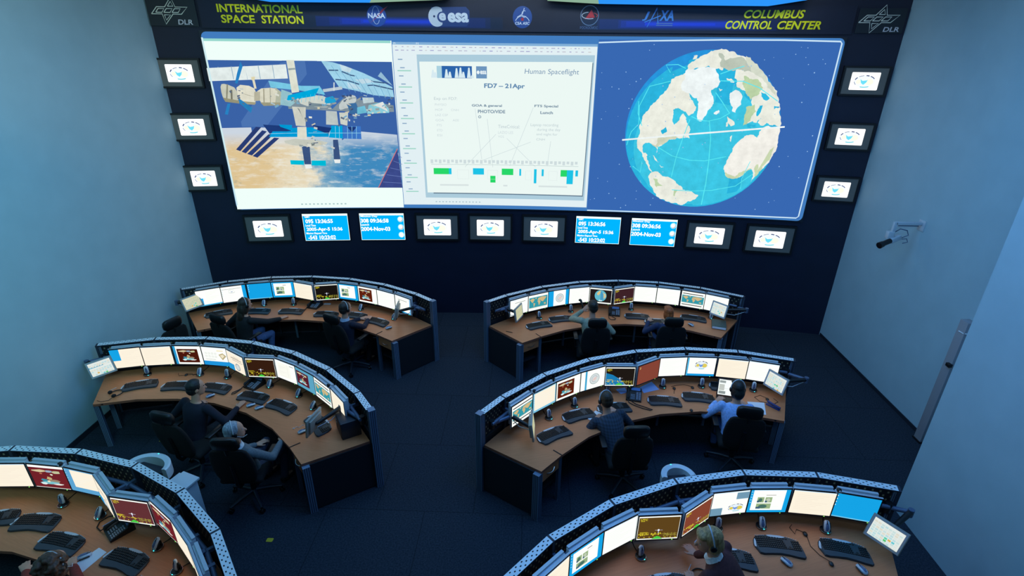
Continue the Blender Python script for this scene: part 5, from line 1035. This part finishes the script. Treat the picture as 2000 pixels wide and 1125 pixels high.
shredder('white rounded machine with a green light behind the near left desk', -4.32, 4.60, -14, .80)
shredder('white rounded machine with a green light behind the near right desk', 1.77, 4.72, 8, .80, .17)
t = thing('storage_box', 'white open box standing behind the near left desk rail', 'box', at(-3.86, 4.43, 0, -18)); MB().box((0, 0, .36), (.26, .2, .72), 0, None, .006).build('body', 'white', t); MB().box((.02, 0, .74), (.24, .21, .03), 0, M.Rotation(R_(3), 4, 'Y'), .004).build('lid', 'white', t)
# ------------------------------------------------------------------ office chairs
def chair_parts():
    L = []
    seat = MB().box((0, .0, .475), (.50, .48, .085), 0, None, .035).box((0, -.02, .425), (.36, .34, .03), 0, None, .01).mesh('seat', 'mesh', 60)
    def rg(z, w, y, d): return ((0, y, z), (w, 0, 0), (0, d, 0))
    back = MB().loft([rg(.50, .17, -.235, .03), rg(.53, .205, -.24, .04), rg(.62, .235, -.25, .042), rg(.76, .245, -.275, .04), rg(.90, .235, -.305, .036), rg(1.0, .21, -.33, .032), rg(1.035, .18, -.338, .022)], 20, p=4).mesh('backrest', 'mesh', 60)
    head = MB().loft([rg(1.055, .13, -.335, .03), rg(1.075, .15, -.335, .045), rg(1.13, .158, -.338, .05), rg(1.19, .15, -.345, .045), rg(1.215, .125, -.35, .028)], 20, p=3.5).mesh('headrest', 'leather', 60)
    hst = MB().tube([(0, -.345, .98), (0, -.36, 1.06), (0, -.35, 1.10)], .02, 8).mesh('headrest_stem', 'black', 60)
    spine = MB().tube([(0, -.10, .42), (0, -.26, .42), (0, -.30, .50), (0, -.305, .62), (0, -.33, .82)], .022, 8).mesh('back_support', 'black', 60)
    col = MB().cyl((0, 0, .10), (0, 0, .27), .032, None, 14).cyl((0, 0, .27), (0, 0, .42), .02, None, 14).mesh('gas_column', 'black')
    L += [('seat', seat), ('backrest', back), ('headrest', head), ('headrest_stem', hst), ('back_support', spine), ('gas_column', col)]
    for s in (-1, 1):
        L.append(('armrest', MB().tube([(s*.24, .05, .44), (s*.29, .06, .46), (s*.30, .06, .60), (s*.295, .05, .67)], .016, 8).box((s*.29, .04, .685), (.075, .27, .03), 0, None, .012).mesh('armrest', 'black', 50)))
    for i in range(5):
        a = R_(18+72*i); c, s = cos(a), sin(a)
        leg = MB().tube([(.02*c, .02*s, .125), (.16*c, .16*s, .115), (.32*c, .32*s, .085)], [.026, .022, .015], 8).mesh('base_leg', 'bezel', 60)
        X = T(.315*c, .315*s, 0) @ rotz(a+.6)
        cas = MB().cyl((-.022, 0, .03), (-.006, 0, .03), .03, None, 14, 0, X).cyl((.006, 0, .03), (.022, 0, .03), .03, None, 14, 0, X).cyl((0, 0, .03), (0, 0, .085), .008, None, 8, 0, X).mesh('caster', 'black', 40)
        L.append(('base_leg', leg, [('caster', cas)]))
    return L
CHAIR = chair_parts()
def chair(label, x, y, yaw): parts(thing('office_chair', label, 'chair', at(x, y, 0, yaw), 'black office chairs'), CHAIR)
chair('black office chair carrying the man in the dark plaid shirt', 1.29, 5.37, 4)
chair('black office chair carrying the person in the pale blue shirt', 2.84, 5.80, -10)
chair('black high backed chair carrying the grey haired man', -3.37, 4.93, 4)
chair('black office chair carrying the man in navy at the front left desk', -3.07, 7.94, -24)
chair('black office chair carrying the long haired person at the front left desk', -4.93, 7.84, -20)
chair('black office chair carrying the man in khaki at the front right desk', 1.14, 8.06, 2)
chair('black office chair carrying the red haired woman', 2.44, 8.17, -4)
chair('black office chair under the person in navy at the middle left desk', -4.26, 5.34, -12)
chair('empty black chair against the left wall behind the middle left desk', -6.0, 7.45, 70)
chair('black office chair of the curly haired person at the near left desk', -4.02, 2.62, 8)
# ------------------------------------------------------------------ people
def remesh(mb, name, mats, vox, it=4):
    me = mb.mesh(name, mats, 0); o = bpy.data.objects.new(name, me); COL.objects.link(o)
    r = o.modifiers.new('r', 'REMESH'); r.mode = 'VOXEL'; r.voxel_size = vox; r.use_smooth_shade = True
    s = o.modifiers.new('s', 'SMOOTH'); s.factor = .5; s.iterations = it
    dg = bpy.context.evaluated_depsgraph_get(); out = bpy.data.meshes.new_from_object(o.evaluated_get(dg)); out.name = name
    out.materials.clear(); out.materials.append(MT[mats] if isinstance(mats, str) else mats); out.shade_smooth(); bpy.data.objects.remove(o); bpy.data.meshes.remove(me); return out
def cap(mb, a, b, r0, r1, n=12, fl=1.0):
    a, b = V(a), V(b); x, y, d = frame_of(b-a); R = []
    for t in (-.95, -.7, -.3): R.append((a+d*r0*t, r0*sqrt(1-t*t)))
    R += [(a, r0), (a.lerp(b, .5), (r0+r1)/2), (b, r1)]
    for t in (.3, .7, .95): R.append((b+d*r1*t, r1*sqrt(1-t*t)))
    return mb.loft([(c, x*r, y*r*fl) for c, r in R], n)
def ik(a, b, l1, l2, pole):
    d = b-a; L = min(d.length, (l1+l2)*.995); d.normalize(); b2 = a+d*L; k = (l1*l1-l2*l2+L*L)/(2*L); h = sqrt(max(l1*l1-k*k, 0)); p = pole-d*pole.dot(d); p.normalize(); return a+d*k+p*h, b2
SK = noisy('skin', (196, 142, 116), (206, 152, 126), 8, .55)
HAIRC = {}
def hairmat(c):
    if c not in HAIRC: HAIRC[c] = noisy('hair_%d' % len(HAIRC), c, tuple(min(255, int(v*1.5+8)) for v in c), 60, .5, (1, 1, .18), 6, .5)
    return HAIRC[c]
def cloth(c, plaid=False):
    m = noisy('cloth', c, tuple(min(255, int(v*1.18+3)) for v in c), 45, .85, (1, 1, 1), 5, .15)
    if plaid:
        nt = m.node_tree; N = nt.nodes; L = nt.links; w1 = N.new('ShaderNodeTexWave'); w1.inputs['Scale'].default_value = 9; w2 = N.new('ShaderNodeTexWave'); w2.bands_direction = 'Z'; w2.inputs['Scale'].default_value = 9
        tc = N.new('ShaderNodeTexCoord'); L.new(tc.outputs['Object'], w1.inputs[0]); L.new(tc.outputs['Object'], w2.inputs[0]); ad = N.new('ShaderNodeMath'); ad.operation = 'ADD'; L.new(w1.outputs['Fac'], ad.inputs[0]); L.new(w2.outputs['Fac'], ad.inputs[1])
        rp = N.new('ShaderNodeValToRGB'); rp.color_ramp.elements[0].color = rgb(*c); rp.color_ramp.elements[1].color = rgb(c[0]+20, c[1]+26, c[2]+34); mt = N.new('ShaderNodeMath'); mt.operation = 'MULTIPLY'; mt.inputs[1].default_value = .5; L.new(ad.outputs[0], mt.inputs[0]); L.new(mt.outputs[0], rp.inputs[0]); L.new(rp.outputs[0], N['Principled BSDF'].inputs['Base Color'])
    return m
HEADR = [(0.0, .058, .016, .018), (.012, .052, .034, .034), (.03, .040, .050, .055), (.055, .026, .059, .074), (.09, .012, .067, .088), (.125, .003, .073, .097), (.16, -.004, .075, .099), (.19, -.008, .068, .090), (.212, -.010, .052, .070), (.226, -.011, .030, .042), (.232, -.011, .010, .014)]
def person(label, X, hz, lean, side, hyaw, hpitch, handL, handR, top, legs, hair, style='short', headset_=False, stand=False, plaid=False, sc=1.0, collar=None, twist=0.0, feet=None, short=False, poleL=None, poleR=None, extra=None):
    root = thing('person', label, 'person', X); iv = X.inverted()
    H = V((0, 0, hz)); sp = V((sin(side), sin(lean)*cos(side), cos(lean)*cos(side))).normalized()
    fwd0 = V((sin(-twist), cos(twist), 0)); rt = sp.cross(fwd0).normalized()*-1; rt = fwd0.cross(sp).normalized(); fw = sp.cross(rt).normalized()
    P = lambda r, f, u: H+rt*r*sc+fw*f*sc+sp*u*sc
    neck = P(0, 0, .50); S = {-1: P(-.178, 0, .445), 1: P(.178, 0, .445)}
    hx = rotz(hyaw) @ M.Rotation(hpitch, 4, 'X')
    nk2 = neck+V((0, 0, .055*sc))+fw*.035*sc+sp*.02
    HX = T(*nk2) @ hx @ T(0, -.005, -.0) @ M.Scale(sc, 4)
    HP = lambda x, y, z: HX @ V((x, y, z))
    body = MB(); top_m = MB(); leg_m = MB()
    tor = [(-.09, .13, .10), (0, .155, .108), (.10, .142, .098), (.20, .145, .100), (.30, .162, .106), (.38, .172, .100), (.43, .160, .085), (.47, .110, .066), (.50, .060, .055)]
    body.loft([(P(0, 0, u), rt*a*sc*.93, fw*b*sc*.9) for u, a, b in tor], 18)
    top_m.loft([(P(0, 0, u), rt*(a+.012)*sc, fw*(b+.014)*sc) for u, a, b in tor[:-1]]+[(P(0, 0, .488), rt*.082*sc, fw*.072*sc)], 20)
    cap(body, P(0, .0, .47), HP(0, -.01, .06), .054*sc, .052*sc)
    body.loft([(HP(0, cy, h), (HX.to_3x3() @ V((rx, 0, 0))), (HX.to_3x3() @ V((0, ry, 0)))) for h, cy, rx, ry in HEADR], 20)
    cap(body, HP(0, .098, .115), HP(0, .116, .083), .008, .013); 
    for s in (-1, 1): body.ell((0, 0, 0), (.010, .020, .032), 0, HX @ T(s*.076, -.012, .105) @ M.Rotation(R_(-10), 4, 'X'))
    cap(body, HP(-.018, .093, .055), HP(.018, .093, .055), .008, .008)
    # arms and hands
    for s, hand in ((-1, handL), (1, handR)):
        hd = iv @ V(hand[:3]); pole = (poleL if s < 0 else poleR) or V((s*.8, -.5, -.8)); E, Wr = ik(S[s], hd, .29*sc, .255*sc, V(pole))
        cap(body, S[s], E, .044*sc, .035*sc); cap(body, E, Wr, .036*sc, .025*sc)
        if short: cap(top_m, S[s], S[s].lerp(E, .75), .062*sc, .058*sc)
        else: cap(top_m, S[s], E, .060*sc, .050*sc); cap(top_m, E, E.lerp(Wr, .93), .049*sc, .038*sc)
        d = (Wr-E).normalized(); up = V((0, 0, 1)) if len(hand) < 4 else V(hand[3])
        if len(hand) < 4 or hand[3] == (0, 0, 1): dh = V((d.x, d.y, max(d.z, -.12)*.3)).normalized()
        else: dh = d
        sd = dh.cross(up).normalized(); up = sd.cross(dh).normalized(); fk = s  # sd points to the right of the hand
        Q = lambda f, r, u: Wr+dh*f*sc+sd*r*sc+up*u*sc
        body.loft([(Q(-.01, 0, 0), sd*.024*sc, up*.02*sc), (Q(.02, 0, .002), sd*.033*sc, up*.018*sc), (Q(.06, 0, .003), sd*.041*sc, up*.015*sc), (Q(.088, 0, .002), sd*.040*sc, up*.011*sc), (Q(.094, 0, .0), sd*.034*sc, up*.006*sc)], 14)
        for i, (r0, ln) in enumerate(((-.034, .070), (-.0115, .080), (.0115, .074), (.034, .058))):
            if s > 0: r0 = r0
            ff = ln if s > 0 else (.058, .074, .080, .070)[i]
            a_, b_, c_ = Q(.082, r0, .002), Q(.082+ff*.55, r0*1.08, .004), Q(.082+ff, r0*1.1, -.014)
            cap(body, a_, b_, .0098*sc, .0088*sc, 8); cap(body, b_, c_, .0088*sc, .0075*sc, 8)
        tr = -s
        cap(body, Q(.02, tr*.026, 0), Q(.052, tr*.056, -.004), .013*sc, .0105*sc, 8); cap(body, Q(.052, tr*.056, -.004), Q(.085, tr*.066, -.010), .0105*sc, .0085*sc, 8)
    # legs
    shoes = []
    for s in (-1, 1):
        hp = H+V((s*.09*sc, 0, -.01))
        if feet: ft = iv @ V(feet[0 if s < 0 else 1])
        else: ft = V((s*.13, .40*sc, .0)) if not stand else V((s*.10, 0, 0))
        an = V((ft.x, ft.y-.04, .085)); K, an2 = ik(hp, an, .43*sc, .43*sc, V((s*.12, 1, .6)) if not stand else V((0, 1, 0)))
        cap(body, hp, K, .068*sc, .046*sc); cap(body, K, an2, .046*sc, .032*sc); cap(body, an2, an2+V((0, .11, -.05)), .034, .028)
        cap(leg_m, hp, K, .086*sc, .062*sc); cap(leg_m, K, an2, .060*sc, .048*sc)
        shoes.append((an2, s))
    leg_m.loft([(P(0, 0, -.10), rt*.150*sc, fw*.105*sc), (P(0, 0, -.05), rt*.168*sc, fw*.118*sc), (P(0, 0, .06), rt*.160*sc, fw*.112*sc), (P(0, 0, .09), rt*.14*sc, fw*.10*sc)], 18)
    link('body', remesh(body, 'body', SK, .0075, 2), root)
    tm = cloth(top, plaid); link('shirt', remesh(top_m, 'shirt', tm, .013, 5), root)
    link('trousers', remesh(leg_m, 'trousers', cloth(legs), .014, 5), root)
    for an2, s in shoes:
        Xs = T(*an2)
        MB().loft([((0, -.06, -.045), (.030, 0, 0), (0, 0, .038)), ((0, -.02, -.04), (.040, 0, 0), (0, 0, .045)), ((0, .06, -.05), (.044, 0, 0), (0, 0, .034)), ((0, .13, -.058), (.042, 0, 0), (0, 0, .026)), ((0, .175, -.063), (.026, 0, 0), (0, 0, .018))], 14, 0, Xs, p=2.5).build('shoe', 'blacks', root, 60)
    for s in (-1, 1):
        e = MB().ell((0, 0, 0), (.0125, .0105, .0085), 0, HX @ T(s*.031, .0785, .118)).ell((0, 0, 0), (.0055, .004, .0055), 1, HX @ T(s*.031, .0865, .118)).build('eye', ['white', 'black'], root, 60)
    MB().tube([HX @ V((x, .094-abs(x)*.28, .137+.004*sin(abs(x)*50))) for x in (-.05, -.035, -.018)], .004, 6).tube([HX @ V((x, .094-abs(x)*.28, .137+.004*sin(abs(x)*50))) for x in (.018, .035, .05)], .004, 6).build('eyebrows', hairmat(hair), root, 60)
    MB().ell((0, 0, 0), (.022, .006, .006), 0, HX @ T(0, .0995, .054)).build('lips', mat('lips', (150, 84, 78), .5), root, 60)
    if collar:
        MB().loft([(P(0, .0, .475), rt*.088*sc, fw*.078*sc), (P(0, .004, .50), rt*.074*sc, fw*.07*sc), (P(0, .01, .522), rt*.066*sc, fw*.064*sc)], 20).build('collar', cloth(collar), root, 60)
    # hair
    hm = MB(); E_ = lambda c, r: hm.ell((0, 0, 0), r, 0, HX @ T(*c))
    E_((0, -.022, .150), (.086, .103, .094))
    if style in ('short', 'bob', 'long', 'curly', 'bun'): E_((0, -.05, .105), (.080, .072, .085))
    if style == 'bob': E_((.05, -.03, .08), (.042, .060, .09)); E_((-.05, -.03, .08), (.042, .060, .09)); E_((0, -.07, .07), (.075, .055, .09)); E_((0, .055, .195), (.07, .04, .034))
    if style == 'long': E_((.055, -.03, .06), (.036, .055, .11)); E_((-.055, -.03, .06), (.036, .055, .11)); E_((0, -.085, .02), (.085, .05, .15)); E_((0, -.105, -.08), (.078, .042, .12))
    if style == 'curly':
        E_((0, -.06, .08), (.115, .09, .11)); r = random.Random(4)
        for i in range(150):
            th, ph = r.uniform(0, 2*pi), r.uniform(-1.0, 1.45); rr = r.uniform(.014, .022); c = (.115*cos(th)*cos(ph), -.045+.115*sin(th)*cos(ph), .115+.12*sin(ph))
            if c[1] < .045 or c[2] > .17: E_(c, (rr, rr, rr))
    link('hair', remesh(hm, 'hair', hairmat(hair), .008, 2 if style == 'curly' else 3), root)
    if headset_:
        hs = MB(); pts = [HX @ V((.092*cos(a), -.022, .13+.118*sin(a))) for a in [R_(-12+204*i/18) for i in range(19)]]; hs.tube(pts, .0065, 8); o = hs.build('headset', 'silver', root, 60)
        for s in (-1, 1): MB().ell((0, 0, 0), (.016, .030, .034), 0, HX @ T(s*.090, -.012, .105)).build('ear_cushion', 'black', o, 60)
        MB().tube([HX @ V((.094, .01, .09)), HX @ V((.085, .07, .05)), HX @ V((.05, .115, .045))], .0035, 6).build('microphone', 'silver', o, 60)
    if extra: extra(root, HX, P, rt, fw, sp)
    return root
NV, JN, DK = (20, 24, 44), (58, 78, 118), (22, 24, 28)
person('person with short brown hair in a dark plaid shirt leaning on the desk', at(1.22, 5.42, 0, 18), .50, R_(36), R_(-8), R_(4), R_(-18), (.90, 5.66, .78), (1.22, 5.88, .78), (34, 42, 52), DK, (40, 28, 16), 'short', True, plaid=True)
person('person with black hair in a pale blue shirt working on a laptop', at(2.80, 5.80, 0, -8), .45, R_(20), 0, R_(6), R_(-14), (2.64, 6.16, .78), (3.03, 6.10, .78), (140, 168, 215), JN, (14, 12, 12), 'bob', True)
person('grey haired person in a grey jacket with headset leaning back in a chair', at(-3.35, 4.93, 0, -18), .44, R_(-14), R_(2), R_(-38), R_(0), (-3.40, 5.22, .58), (-3.03, 5.16, .70), (88, 98, 104), (48, 52, 70), (112, 116, 122), 'short', True, collar=(205, 212, 220))
person('person in a navy sweater with headset and both hands on the front left desk', at(-3.12, 7.91, 0, -28), .47, R_(4), 0, R_(-6), R_(-6), (-2.98, 8.34, .77), (-2.83, 8.32, .77), NV, DK, (30, 24, 20), 'short', True, collar=(150, 165, 185))
person('person with long dark hair in a black sweater and jeans at the front left desk', at(-4.90, 7.89, 0, -30), .50, R_(10), R_(2), R_(-4), R_(-6), (-5.02, 8.2, .76), (-4.40, 8.28, .76), (20, 21, 24), JN, (34, 26, 18), 'long', True, collar=None)
person('person with dark hair in a khaki shirt holding a phone handset', at(1.12, 8.08, 0, 4), .52, R_(8), 0, R_(20), R_(-6), (.97, 8.36, 1.04, (-.3, -.5, .6)), (1.40, 8.36, .79), (136, 140, 122), (60, 66, 74), (26, 22, 18), 'short', False)
person('red haired person in a dark blue sweater sitting at the front right desk', at(2.43, 8.18, 0, 2), .44, R_(6), 0, R_(4), R_(-6), (2.17, 8.50, .785), (2.62, 8.40, .76), (36, 46, 76), JN, (130, 62, 26), 'bob', False, sc=.95)
person('person in dark navy clothes with black hair sitting at the middle left desk', at(-4.34, 5.44, 0, -16), .50, R_(14), R_(4), R_(-30), R_(-6), (-4.45, 5.72, .78), (-3.86, 5.72, .765), (16, 18, 34), (14, 16, 24), (20, 18, 18), 'short', False)
person('blonde person in a maroon cardigan leaning over the near right desk with headset', at(1.88, 3.02, 0, 50), .98, R_(42), R_(-4), R_(40), R_(-14), (1.54, 3.36, .775), (1.62, 3.66, .775), (72, 34, 34), (30, 28, 34), (132, 104, 66), 'bob', True, stand=True, sc=.98, collar=(200, 205, 210))
def lanyard(root, HX, P, rt, fw, sp): MB().tube([P(.07, .02, .485), P(.05, .12, .40), P(.0, .15, .25), P(-.05, .12, .40), P(-.07, .02, .485)], .008, 6).build('lanyard', 'navyp', root, 60)
person('curly brown haired person in a red top with headset at the near left desk', at(-3.92, 2.76, 0, 6), .57, R_(16), R_(4), R_(-4), R_(-16), (-4.62, 3.28, .77), (-4.20, 3.34, .785), (120, 40, 30), DK, (62, 40, 26), 'curly', True, extra=lanyard)
# handset held by the man in khaki
t = thing('phone_handset', 'black phone handset held up by the person in khaki', 'phone', T(.945, 8.43, 1.12) @ rotz(R_(40)) @ M.Rotation(R_(60), 4, 'X')); MB().tube([(0, -.09, 0), (0, -.075, .018), (0, 0, .026), (0, .075, .018), (0, .09, 0)], [.02, .022, .014, .022, .02], 10).build('grip', 'black', t, 50); MB().cyl((0, -.082, -.004), (0, -.082, -.016), .017, None, 12).cyl((0, .082, -.004), (0, .082, -.016), .017, None, 12).build('ear_piece', 'bezel', t)
